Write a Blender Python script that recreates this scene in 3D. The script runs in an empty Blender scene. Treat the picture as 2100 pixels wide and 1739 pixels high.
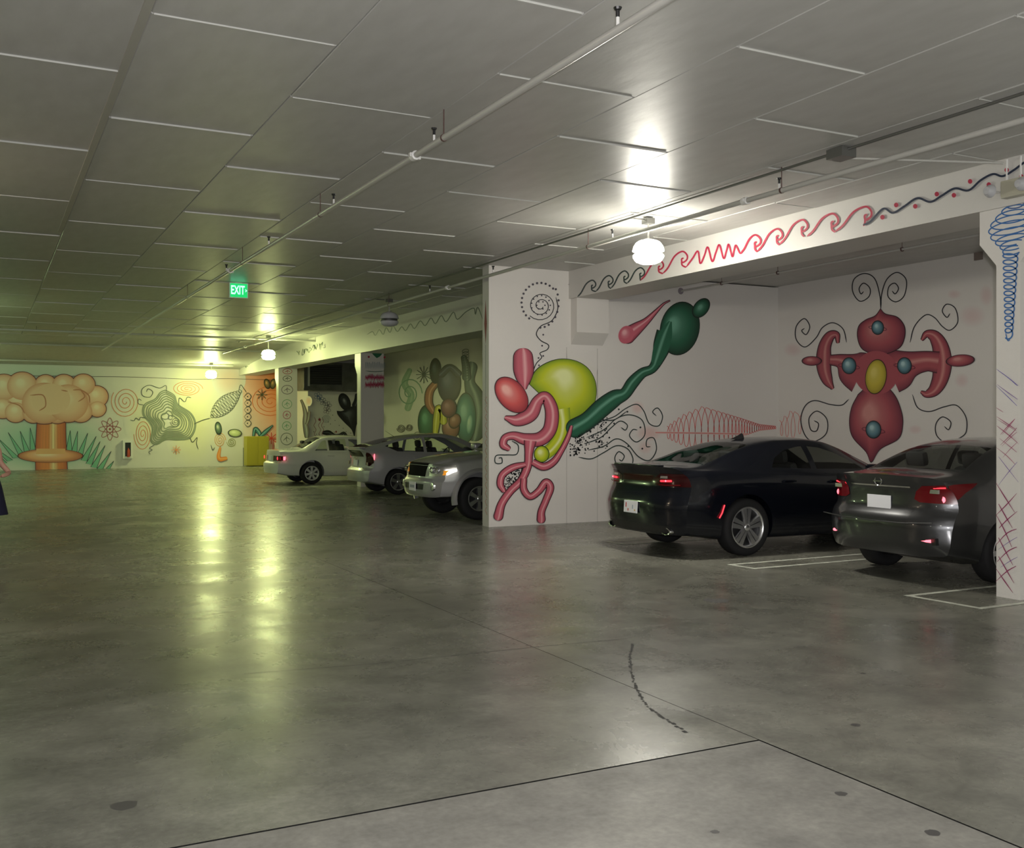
import bpy, bmesh, math, random
import numpy as np
from mathutils import Vector, Matrix
random.seed(7)
SC = bpy.context.scene
COL = SC.collection
# ------------------------------------------------------------------ camera, world, exposure, lights
F, EYE, HY = 2090.0, 1.72, 866.0
TH = math.radians(27.3); CS, SN = math.cos(TH), math.sin(TH)
cd = bpy.data.cameras.new('camera'); cam = bpy.data.objects.new('camera', cd); COL.objects.link(cam)
cam.location = (0, 0, EYE); cam.rotation_euler = (math.pi/2, 0, -TH)
cd.sensor_width = 36; cd.lens = F/2100*36; cd.shift_y = -(869.5-HY)/2100; cd.clip_start = .05; cd.clip_end = 200
SC.camera = cam
w = bpy.data.worlds.new('world'); SC.world = w; w.use_nodes = True
w.node_tree.nodes['Background'].inputs[0].default_value = (.55, .57, .52, 1)
w.node_tree.nodes['Background'].inputs[1].default_value = .8
SC.view_settings.view_transform = 'Standard'; SC.view_settings.look = 'None'
SC.view_settings.exposure = 1.1; SC.view_settings.gamma = 1
LAMP_NEAR = 100.0       # emission of the lit lamp glass
LAMP_FAR = 95.0
# unseen lamps outside the frame, several added as fill light, are built further down (make_lamp)
# the camera's own flash
fl = bpy.data.lights.new('camera_flash', 'AREA'); fl.energy = 150; fl.size = .12; fl.color = (1, .97, .97)
flo = bpy.data.objects.new('camera_flash', fl); COL.objects.link(flo)
flo.location = (.05, -.05, EYE+.10); flo.rotation_euler = (math.pi/2, 0, -math.radians(32))

# ------------------------------------------------------------------ helpers
def lin(c):
    return tuple(((x/12.92) if x <= .04045 else ((x+.055)/1.055)**2.4) for x in (v/255 for v in c))
def hexc(h): return lin((int(h[0:2], 16), int(h[2:4], 16), int(h[4:6], 16)))
MATS = {}
def mat(name, col=(.5, .5, .5), rough=.5, metal=0, spec=.5, emit=0, ecol=None, trans=0, coat=0, noise=None, bump=0, bscale=40):
    if name in MATS: return MATS[name]
    m = bpy.data.materials.new(name); m.use_nodes = True; nt = m.node_tree; b = nt.nodes['Principled BSDF']
    b.inputs['Base Color'].default_value = (*col, 1); b.inputs['Roughness'].default_value = rough
    b.inputs['Metallic'].default_value = metal; b.inputs['Specular IOR Level'].default_value = spec
    b.inputs['Coat Weight'].default_value = coat; b.inputs['Coat Roughness'].default_value = .04
    if emit:
        b.inputs['Emission Color'].default_value = (*(ecol or col), 1); b.inputs['Emission Strength'].default_value = emit
    if trans: b.inputs['Transmission Weight'].default_value = trans
    if noise or bump:
        tc = nt.nodes.new('ShaderNodeTexCoord'); n = nt.nodes.new('ShaderNodeTexNoise'); n.inputs['Scale'].default_value = bscale
        n.inputs['Detail'].default_value = 6
        nt.links.new(tc.outputs['Object'], n.inputs['Vector'])
        if noise:
            n2 = nt.nodes.new('ShaderNodeTexNoise'); n2.inputs['Scale'].default_value = noise[0]; n2.inputs['Detail'].default_value = 5
            nt.links.new(tc.outputs['Object'], n2.inputs['Vector'])
            r = nt.nodes.new('ShaderNodeValToRGB'); r.color_ramp.elements[0].position = .3; r.color_ramp.elements[1].position = .7
            a = tuple(c*(1-noise[1]) for c in col); d = tuple(min(1, c*(1+noise[1])) for c in col)
            r.color_ramp.elements[0].color = (*a, 1); r.color_ramp.elements[1].color = (*d, 1)
            nt.links.new(n2.outputs['Fac'], r.inputs['Fac']); nt.links.new(r.outputs['Color'], b.inputs['Base Color'])
        if bump:
            bp = nt.nodes.new('ShaderNodeBump'); bp.inputs['Strength'].default_value = bump; bp.inputs['Distance'].default_value = .01
            nt.links.new(n.outputs['Fac'], bp.inputs['Height']); nt.links.new(bp.outputs['Normal'], b.inputs['Normal'])
    MATS[name] = m; return m

WALLC = (.70, .67, .64)
M_wall = mat('wall_paint', WALLC, .38, spec=.4, noise=(.6, .03), bump=.12, bscale=60)
M_soffit = mat('beam_paint', (.62, .60, .57), .45, noise=(.6, .03), bump=.12, bscale=60)
M_pipe = mat('painted_pipe', (.50, .49, .46), .28, spec=.6)
M_pipe_d = mat('grey_conduit', (.20, .20, .19), .35, metal=.6)
M_white = mat('white_enamel', (.8, .79, .77), .35)
M_black = mat('black_plastic', (.012, .012, .013), .4)
M_dark = mat('dark_underbody', (.01, .01, .011), .7)
M_rubber = mat('tyre_rubber', (.014, .014, .015), .75, spec=.3, bump=.1)
M_chrome = mat('chrome', (.75, .75, .76), .08, metal=1)
M_alloy = mat('wheel_alloy', (.62, .62, .64), .22, metal=.9)
M_alloy_d = mat('wheel_dark', (.03, .03, .032), .45, metal=.5)
M_steel = mat('dull_steel', (.35, .35, .36), .4, metal=.8)
M_seat = mat('seat_fabric', (.03, .03, .034), .8)
M_plate = mat('plate_white', (.9, .9, .95), .3, emit=0)

def ceiling_mat():
    m = bpy.data.materials.new('ceiling_gloss_paint'); m.use_nodes = True; nt = m.node_tree; b = nt.nodes['Principled BSDF']
    tc = nt.nodes.new('ShaderNodeTexCoord')
    mp = nt.nodes.new('ShaderNodeMapping'); mp.inputs['Scale'].default_value = (1, .35, 1); nt.links.new(tc.outputs['Object'], mp.inputs['Vector'])
    n = nt.nodes.new('ShaderNodeTexNoise'); n.inputs['Scale'].default_value = 7; n.inputs['Detail'].default_value = 7
    nt.links.new(mp.outputs['Vector'], n.inputs['Vector'])
    r = nt.nodes.new('ShaderNodeValToRGB'); r.color_ramp.elements[0].position = .25; r.color_ramp.elements[1].position = .75
    r.color_ramp.elements[0].color = (.46, .455, .43, 1); r.color_ramp.elements[1].color = (.53, .525, .50, 1)
    nt.links.new(n.outputs['Fac'], r.inputs['Fac']); nt.links.new(r.outputs['Color'], b.inputs['Base Color'])
    b.inputs['Roughness'].default_value = .40; b.inputs['Specular IOR Level'].default_value = .5
    n2 = nt.nodes.new('ShaderNodeTexNoise'); n2.inputs['Scale'].default_value = 9; n2.inputs['Detail'].default_value = 4
    nt.links.new(mp.outputs['Vector'], n2.inputs['Vector'])
    bp = nt.nodes.new('ShaderNodeBump'); bp.inputs['Strength'].default_value = .25; bp.inputs['Distance'].default_value = .01
    nt.links.new(n2.outputs['Fac'], bp.inputs['Height']); nt.links.new(bp.outputs['Normal'], b.inputs['Normal'])
    return m
M_ceil = ceiling_mat()
M_bead = mat('joint_bead_lit_edge', (.56, .56, .53), .4)  # paler than the ceiling paint: light caught on joint edges, put into colour

def floor_mat(name, base, var, r0, r1, seed):
    m = bpy.data.materials.new(name); m.use_nodes = True; nt = m.node_tree; b = nt.nodes['Principled BSDF']
    N = nt.nodes.new; L = nt.links.new
    tc = N('ShaderNodeTexCoord'); mp = N('ShaderNodeMapping'); mp.inputs['Location'].default_value = (seed, seed*2, 0)
    L(tc.outputs['Object'], mp.inputs['Vector'])
    def noise(sc, det, rough=.55, dist=0):
        n = N('ShaderNodeTexNoise'); n.inputs['Scale'].default_value = sc; n.inputs['Detail'].default_value = det
        n.inputs['Roughness'].default_value = rough; n.inputs['Distortion'].default_value = dist; L(mp.outputs['Vector'], n.inputs['Vector']); return n
    a = noise(.45, 6, .6, .6); c = noise(3.0, 8, .65); e = noise(28, 4)
    r = N('ShaderNodeValToRGB'); r.color_ramp.elements[0].position = .33; r.color_ramp.elements[1].position = .68
    r.color_ramp.elements[0].color = (*[x*(1-var) for x in base], 1); r.color_ramp.elements[1].color = (*[x*(1+var) for x in base], 1)
    L(a.outputs['Fac'], r.inputs['Fac'])
    r2 = N('ShaderNodeValToRGB'); r2.color_ramp.elements[0].position = .3; r2.color_ramp.elements[1].position = .72
    r2.color_ramp.elements[0].color = (.66, .66, .66, 1); r2.color_ramp.elements[1].color = (1.15, 1.15, 1.13, 1)
    L(c.outputs['Fac'], r2.inputs['Fac'])
    mx = N('ShaderNodeMix'); mx.data_type = 'RGBA'; mx.blend_type = 'MULTIPLY'; mx.inputs[0].default_value = 1
    L(r.outputs['Color'], mx.inputs[6]); L(r2.outputs['Color'], mx.inputs[7])
    r3 = N('ShaderNodeValToRGB'); r3.color_ramp.elements[0].position = .3; r3.color_ramp.elements[1].position = .7
    r3.color_ramp.elements[0].color = (.86, .86, .86, 1); r3.color_ramp.elements[1].color = (1.1, 1.1, 1.1, 1)
    L(e.outputs['Fac'], r3.inputs['Fac'])
    mx2 = N('ShaderNodeMix'); mx2.data_type = 'RGBA'; mx2.blend_type = 'MULTIPLY'; mx2.inputs[0].default_value = 1
    L(mx.outputs[2], mx2.inputs[6]); L(r3.outputs['Color'], mx2.inputs[7])
    L(mx2.outputs[2], b.inputs['Base Color'])
    g = noise(1.1, 6, .7, .5)
    mr = N('ShaderNodeMapRange'); mr.inputs['From Min'].default_value = .3; mr.inputs['From Max'].default_value = .7
    mr.inputs['To Min'].default_value = r0; mr.inputs['To Max'].default_value = r1
    L(g.outputs['Fac'], mr.inputs['Value']); L(mr.outputs['Result'], b.inputs['Roughness'])
    b.inputs['Specular IOR Level'].default_value = .5
    bn = noise(2.2, 3); bp = N('ShaderNodeBump'); bp.inputs['Strength'].default_value = .10; bp.inputs['Distance'].default_value = .02
    L(bn.outputs['Fac'], bp.inputs['Height']); L(bp.outputs['Normal'], b.inputs['Normal'])
    return m
M_floor = floor_mat('polished_concrete', (.225, .224, .192), .34, .20, .36, 3)
M_floor2 = floor_mat('worn_concrete', (.255, .248, .225), .16, .40, .62, 9)
M_under = mat('joint_dirt', (.010, .010, .009), .9, spec=.1)
M_line = mat('floor_line_paint', (.62, .64, .56), .5, noise=(9, .3))

def glass_mat(name, tint, gl=.10):
    m = bpy.data.materials.new(name); m.use_nodes = True; nt = m.node_tree; nt.nodes.remove(nt.nodes['Principled BSDF'])
    o = nt.nodes['Material Output']; t = nt.nodes.new('ShaderNodeBsdfTransparent'); t.inputs[0].default_value = (*tint, 1)
    g = nt.nodes.new('ShaderNodeBsdfGlossy'); g.inputs['Roughness'].default_value = .03; g.inputs[0].default_value = (.9, .9, .9, 1)
    lw = nt.nodes.new('ShaderNodeLayerWeight'); lw.inputs['Blend'].default_value = .25
    mr = nt.nodes.new('ShaderNodeMapRange'); mr.inputs['To Min'].default_value = gl*.4; mr.inputs['To Max'].default_value = .8
    mx = nt.nodes.new('ShaderNodeMixShader')
    nt.links.new(lw.outputs['Fresnel'], mr.inputs['Value']); nt.links.new(mr.outputs['Result'], mx.inputs[0])
    nt.links.new(t.outputs[0], mx.inputs[1]); nt.links.new(g.outputs[0], mx.inputs[2]); nt.links.new(mx.outputs[0], o.inputs[0])
    return m
M_glass = glass_mat('car_glass', (.90, .94, .90), .05); M_lens = glass_mat('clear_lens', (.85, .85, .85), .2)

def tag(o, label=None, cat=None, group=None, kind=None):
    if label: o['label'] = label
    if cat: o['category'] = cat
    if group: o['group'] = group
    if kind: o['kind'] = kind
    return o
def link(name, me, parent=None, mats=None, smooth=False, sharp=40):
    o = bpy.data.objects.new(name, me); COL.objects.link(o)
    if mats:
        for m in (mats if isinstance(mats, (list, tuple)) else [mats]): me.materials.append(m)
    if smooth:
        me.polygons.foreach_set('use_smooth', [True]*len(me.polygons)); me.set_sharp_from_angle(angle=math.radians(sharp))
    if parent is not None: o.parent = parent
    return o
def empty(name, loc=(0, 0, 0), rz=0):
    o = bpy.data.objects.new(name, None); COL.objects.link(o); o.location = loc; o.rotation_euler = (0, 0, rz); o.empty_display_size = .1; return o
def copy_tree(o, parent=None):
    c = o.copy(); COL.objects.link(c); c.parent = parent
    for ch in [x for x in o.children]: copy_tree(ch, c)
    return c

class MB:
    def __init__(s): s.v = []; s.f = []; s.m = []
    def add(s, v, f, mi=0):
        n = len(s.v); s.v += [tuple(x) for x in v]; s.f += [tuple(i+n for i in q) for q in f]; s.m += [mi]*len(f); return s
    def box(s, x0, x1, y0, y1, z0, z1, mi=0):
        v = [(x, y, z) for x in (x0, x1) for y in (y0, y1) for z in (z0, z1)]
        return s.add(v, [(0, 1, 3, 2), (4, 6, 7, 5), (0, 4, 5, 1), (2, 3, 7, 6), (0, 2, 6, 4), (1, 5, 7, 3)], mi)
    def hexa(s, v, mi=0):   # 8 points bottom 4 then top 4
        return s.add(v, [(3, 2, 1, 0), (4, 5, 6, 7), (0, 1, 5, 4), (1, 2, 6, 5), (2, 3, 7, 6), (3, 0, 4, 7)], mi)
    def tube(s, pts, r, n=10, mi=0, caps=True):
        pts = [Vector(p) for p in pts]; rs = r if isinstance(r, (list, tuple)) else [r]*len(pts)
        rings = []; up = None
        for i, p in enumerate(pts):
            d = (pts[min(i+1, len(pts)-1)]-pts[max(i-1, 0)]).normalized()
            if up is None: up = Vector((0, 0, 1)) if abs(d.z) < .9 else Vector((1, 0, 0))
            a = d.cross(up).normalized(); b = a.cross(d).normalized(); up = b
            rings.append([p+a*math.cos(2*math.pi*k/n)*rs[i]+b*math.sin(2*math.pi*k/n)*rs[i] for k in range(n)])
        v = [q for R in rings for q in R]; f = []
        for i in range(len(pts)-1):
            for k in range(n): f.append((i*n+k, i*n+(k+1) % n, (i+1)*n+(k+1) % n, (i+1)*n+k))
        if caps: f.append(tuple(range(n-1, -1, -1))); f.append(tuple((len(pts)-1)*n+k for k in range(n)))
        return s.add(v, f, mi)
    def lathe(s, prof, n=24, axis='z', c=(0, 0, 0), mi=0, a0=0):
        v = []; f = []
        for (r, h) in prof:
            for k in range(n):
                a = a0+2*math.pi*k/n; x, y = r*math.cos(a), r*math.sin(a)
                p = (x, y, h) if axis == 'z' else ((x, h, y) if axis == 'y' else (h, x, y))
                v.append((p[0]+c[0], p[1]+c[1], p[2]+c[2]))
        for i in range(len(prof)-1):
            for k in range(n):
                f.append((i*n+k, i*n+(k+1) % n, (i+1)*n+(k+1) % n, (i+1)*n+k))
        return s.add(v, f, mi)
    def mesh(s, name):
        me = bpy.data.meshes.new(name); me.from_pydata(s.v, [], s.f); me.update()
        if any(s.m): me.polygons.foreach_set('material_index', s.m)
        return me
    def build(s, name, mats, parent=None, smooth=False, sharp=40, fix=True):
        me = s.mesh(name)
        if fix:
            bm = bmesh.new(); bm.from_mesh(me); bmesh.ops.recalc_face_normals(bm, faces=bm.faces); bm.to_mesh(me); bm.free()
        return link(name, me, parent, mats, smooth, sharp)
def bevel_box(x0, x1, y0, y1, z0, z1, bw, seg=2):
    m = MB().box(x0, x1, y0, y1, z0, z1).mesh('b'); bm = bmesh.new(); bm.from_mesh(m)
    bmesh.ops.recalc_face_normals(bm, faces=bm.faces)
    bmesh.ops.bevel(bm, geom=list(bm.edges)+list(bm.verts), offset=bw, segments=seg, affect='EDGES', profile=.6)
    bm.to_mesh(m); bm.free(); return m

# a pixel of the photograph onto a real plane of the building
def ray(u, v):
    r = (u-1050)/F; return (SN+r*CS, CS-r*SN, (HY-v)/F)
def on_z(u, v, z=0.0):
    d = ray(u, v); t = (z-EYE)/d[2]; return (d[0]*t, d[1]*t, z)
def on_x(u, v, x):
    d = ray(u, v); t = x/d[0]; return (x, d[1]*t, EYE+d[2]*t)
def on_y(u, v, y):
    d = ray(u, v); t = y/d[1]; return (d[0]*t, y, EYE+d[2]*t)

# ------------------------------------------------------------------ the building
CEIL = 4.30; BX = 8.85; BX2 = 9.55; BACK = 13.5; PY = 15.03; PY2 = 15.27; FAR = 40.6; B1 = 3.83; B2 = 3.57
XL, YN = -12.0, -4.6     # unseen end behind the camera left open so world light fills in
def struct(o, label=None): o['kind'] = 'structure'; 
def S(name, mb, m, parent=None, **k):
    o = mb.build(name, m, parent, **k)
    if parent is None: o['kind'] = 'structure'
    return o
floor = S('floor', MB().box(XL, BACK+.3, YN, FAR+.3, -.3, -.012), M_under)
def slab(x0, x1, y0, y1, m):
    o = MB().box(x0, x1, y0, y1, -.05, 0).build('floor_slab', [m, M_under], floor)
    for p_ in o.data.polygons: p_.material_index = 0 if p_.normal.z > .5 else 1
    return o
JX, JY = 3.72, 4.29
slab(XL, JX-.008, YN, JY-.009, M_floor2); slab(XL, JX-.001, JY+.007, FAR, M_floor); slab(JX+.005, BACK, YN, FAR, M_floor)
ceil = S('ceiling', MB().box(XL, BACK+.3, YN, FAR+.3, CEIL+.02, CEIL+.3), M_ceil)
def cpanel_mesh(wd, ln):
    mb = MB(); mb.box(0, wd, 0, ln, 0, .03)
    return mb.mesh('ceiling_panel')
PW, PL = 1.22, 2.47
pm = MB().box(.004, PW-.004, .010, PL-.010, 0, .05).mesh('ceiling_panel'); pm.materials.append(M_ceil)
bm_ = bmesh.new(); bm_.from_mesh(pm); bmesh.ops.recalc_face_normals(bm_, faces=bm_.faces)
bmesh.ops.bevel(bm_, geom=[e for e in bm_.edges if all(v.co.z < .001 for v in e.verts)], offset=.006, segments=1, affect='EDGES'); bm_.to_mesh(pm); bm_.free()
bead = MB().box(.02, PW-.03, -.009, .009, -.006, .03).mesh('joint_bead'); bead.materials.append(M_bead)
beadv = MB()
k = 0
for ix in range(-2, 7):
    x0 = .92+1.218*ix
    off = 6.74 if ix % 2 == 0 else 5.50
    for iy in range(-4, 14):
        y0 = off+PL*iy
        if y0 < -4.5 or y0+PL > 40.5: continue
        o = bpy.data.objects.new('ceiling_panel', pm); COL.objects.link(o); o.parent = ceil
        wd = 1.0 if ix < 6 else (BX-x0)/PW
        o.location = (x0, y0, CEIL-.003+random.uniform(-.003, .003)); o.scale = (wd, 1, 1)
        o.rotation_euler = (random.uniform(-.0012, .0012), random.uniform(-.002, .002), 0)
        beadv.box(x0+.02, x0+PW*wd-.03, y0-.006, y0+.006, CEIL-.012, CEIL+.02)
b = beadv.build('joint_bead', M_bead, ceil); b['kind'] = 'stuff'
MB().box(.86, .915, 5.2, 15, CEIL-.02, CEIL+.01).build('cover_strip', mat('strip_paint', (.40, .39, .35), .4), ceil)
sv = [(x, y, z) for x in (XL, 8.85) for (y, z) in ((33.0, CEIL-.01), (FAR, 3.80), (FAR, CEIL+.01), (33.0, CEIL+.01))]
MB().add(sv, [(0, 1, 2, 3), (7, 6, 5, 4), (0, 4, 5, 1), (1, 5, 6, 2), (2, 6, 7, 3), (3, 7, 4, 0)]).build('soffit', M_ceil, ceil)
S('wall_far', MB().box(XL, BACK+.3, FAR, FAR+.3, 0, CEIL+.1), M_wall)
S('wall_left', MB().box(XL-.3, XL, YN, FAR, 0, CEIL+.1), M_wall)
wall_bays = S('wall_back', MB().box(BACK, BACK+.3, YN, FAR, 0, CEIL+.1), M_wall)
wall_part = S('wall_partition', MB().box(7.33, BACK, PY, PY2, 0, CEIL), M_wall)
wall_room = S('wall_side_room', MB().box(10.88, BACK, 38.0, FAR, 0, CEIL), M_wall)
beam1 = S('beam', MB().box(BX, BX2, YN, PY, B1, CEIL+.01), M_soffit)
beam2 = S('beam', MB().box(BX, BX2, PY2, FAR, B2, CEIL+.01), M_soffit)
def column(y0, y1, top, name='column', flare=.19, both=True):
    mb = MB(); x0, x1 = BX+.03, BX+.68
    mb.box(x0, x1, y0, y1, 0, top)
    for (ya, sgn) in (((y0, -1), (y1, 1)) if both else ((y1, 1),)):
        a, b_ = ya, ya+sgn*flare; h1, h2 = top-.33, top-.56
        if sgn > 0: q = [(a, h2), (b_, h1), (b_, top), (a, top)]
        else: q = [(b_, h1), (a, h2), (a, top), (b_, top)]
        v = [(x0, y, z) for y, z in q]+[(x1, y, z) for y, z in q]
        mb.add(v, [(0, 1, 2, 3), (7, 6, 5, 4), (0, 4, 5, 1), (1, 5, 6, 2), (2, 6, 7, 3), (3, 7, 4, 0)])
    return S(name, mb, M_wall)
col1 = column(6.50, 6.76, B1)
col2 = column(26.0, 26.3, B2, both=False)
col3 = column(34.6, 34.9, B2, both=False)
# engaged bracket under the beam on the partition
br = MB(); q = [(PY, 3.05), (PY-.2, 3.25), (PY-.2, B1), (PY, B1)]
v = [(BX+.04, y, z) for y, z in q]+[(BX+.68, y, z) for y, z in q]
br.add(v, [(0, 1, 2, 3), (7, 6, 5, 4), (0, 4, 5, 1), (1, 5, 6, 2), (2, 6, 7, 3), (3, 7, 4, 0)]); br.build('bracket', M_wall, wall_part)
# thin casting lines on the partition and the far wall
jl = MB(); 
for u in (1162, 1225): 
    p = on_y(u, 800, PY); jl.box(p[0]-.004, p[0]+.004, PY-.0015, PY+.01, 0, 3.0)
jl.build('joint_line', mat('joint_grey', (.42, .40, .37), .6), wall_part)  # plain grey for the joint lines
jf = MB()
for u in (428, 499):
    p = on_y(u, 850, FAR); jf.box(p[0]-.012, p[0]+.012, FAR-.003, FAR+.01, 0, 3.45)
far = bpy.data.objects['wall_far']; jf.build('joint_line', mat('joint_dark', (.12, .13, .10), .6), far)
q_ = on_x(2008, 524, BACK); MB().box(BACK-.03, BACK-.003, q_[1]-.07, q_[1]+.07, q_[2]-.07, q_[2]+.07).build('wall_box', mat('taupe_plate', (.20, .16, .14), .5), wall_bays)
# painted bay markings on the floor
def floor_stroke(name, pts, wd, m=M_line, z=.003):
    mb = MB(); P = [Vector((p[0], p[1], 0)) for p in pts]; v = []
    for i, p in enumerate(P):
        d0 = (P[i]-P[i-1]).normalized() if i > 0 else (P[1]-P[0]).normalized()
        d1 = (P[i+1]-P[i]).normalized() if i < len(P)-1 else d0
        n0 = Vector((-d0.y, d0.x, 0)); n1 = Vector((-d1.y, d1.x, 0)); n = (n0+n1).normalized(); n = n/max(.4, n.dot(n0))
        v += [p+n*wd/2+Vector((0, 0, z)), p-n*wd/2+Vector((0, 0, z))]
    return mb.add(v, [(2*i, 2*i+1, 2*i+3, 2*i+2) for i in range(len(P)-1)]).build(name, m, floor)
for (xa, ya, yb) in ((7.98, 9.72, 9.33), (8.12, 7.17, 6.38), (7.95, 12.40, 12.02), (8.0, 22.1, 21.7), (8.0, 19.0, 18.6), (7.8, 26.9, 26.5)):
    floor_stroke('bay_marking', [(13.3, ya), (xa, ya), (xa+.04, yb), (13.3, yb)], .07)
pts = [on_z(u, v_) for u, v_ in ((1297, 1320), (1292, 1345), (1294, 1375), (1300, 1400), (1311, 1425), (1326, 1447), (1347, 1463), (1370, 1478), (1392, 1492), (1410, 1503))]
sk = MB()
for i in range(len(pts)-1):
    a, b_ = Vector(pts[i]), Vector(pts[i+1]); L_ = (b_-a).length; n = int(L_/.035)
    for k in range(n):
        c = a.lerp(b_, (k+.5)/n)+Vector((random.uniform(-.006, .006), random.uniform(-.006, .006), .0015)); s1 = random.uniform(.009, .02)
        d = (b_-a).normalized()*s1; e = Vector((-d.y, d.x, 0))*.6
        sk.add([c-d-e, c+d-e, c+d+e, c-d+e], [(0, 1, 2, 3)])
o = sk.build('skid_mark', mat('tar', (.03, .03, .03), .7), floor); o['kind'] = 'stuff'
floor_stroke('floor_crack', [on_z(*p) for p in ((500, 1382), (760, 1362), (1000, 1337), (1150, 1322), (1285, 1310))], .006, mat('crack', (.07, .07, .065), .8), .0012)
sp = MB()
for (u, v_, r) in ((1470, 1232, .13), (1755, 1487, .03), (1725, 1628, .03), (1912, 1708, .035), (1466, 1706, .02), (255, 1652, .06), (1770, 1381, .02)):
    c = Vector(on_z(u, v_)); n = 14
    ring = [c+Vector((math.cos(a)*r*random.uniform(.8, 1.1), math.sin(a)*r*random.uniform(.8, 1.1), .0012)) for a in [2*math.pi*k/n for k in range(n)]]
    sp.add(ring, [tuple(range(n))])
o = sp.build('oil_spot', mat('oil_stain', (.075, .072, .07), .5), floor); o['kind'] = 'stuff'

# ------------------------------------------------------------------ mural paint (flat pigment on the walls)
pmt = bpy.data.materials.new('mural_paint'); pmt.use_nodes = True
_b = pmt.node_tree.nodes['Principled BSDF']; _b.inputs['Roughness'].default_value = .42
_a = pmt.node_tree.nodes.new('ShaderNodeAttribute'); _a.attribute_name = 'pigment'; pmt.node_tree.links.new(_a.outputs['Color'], _b.inputs['Base Color'])
def catmull(P, sub=8):
    P = [np.array(p, float) for p in P]
    if len(P) < 3: return [P[0]+(P[-1]-P[0])*t for t in np.linspace(0, 1, sub+1)]
    Q = [2*P[0]-P[1]]+P+[2*P[-1]-P[-2]]; out = []
    for i in range(1, len(Q)-2):
        for k in range(sub):
            t = k/sub; a, b_, c, d = Q[i-1], Q[i], Q[i+1], Q[i+2]
            out.append(.5*((2*b_)+(-a+c)*t+(2*a-5*b_+4*c-d)*t*t+(-a+3*b_-3*c+d)*t**3))
    out.append(P[-1]); return out
WALLP = WALLC
def mixc(a, b_, t): return tuple(a[i]*(1-t)+b_[i]*t for i in range(3))
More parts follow.
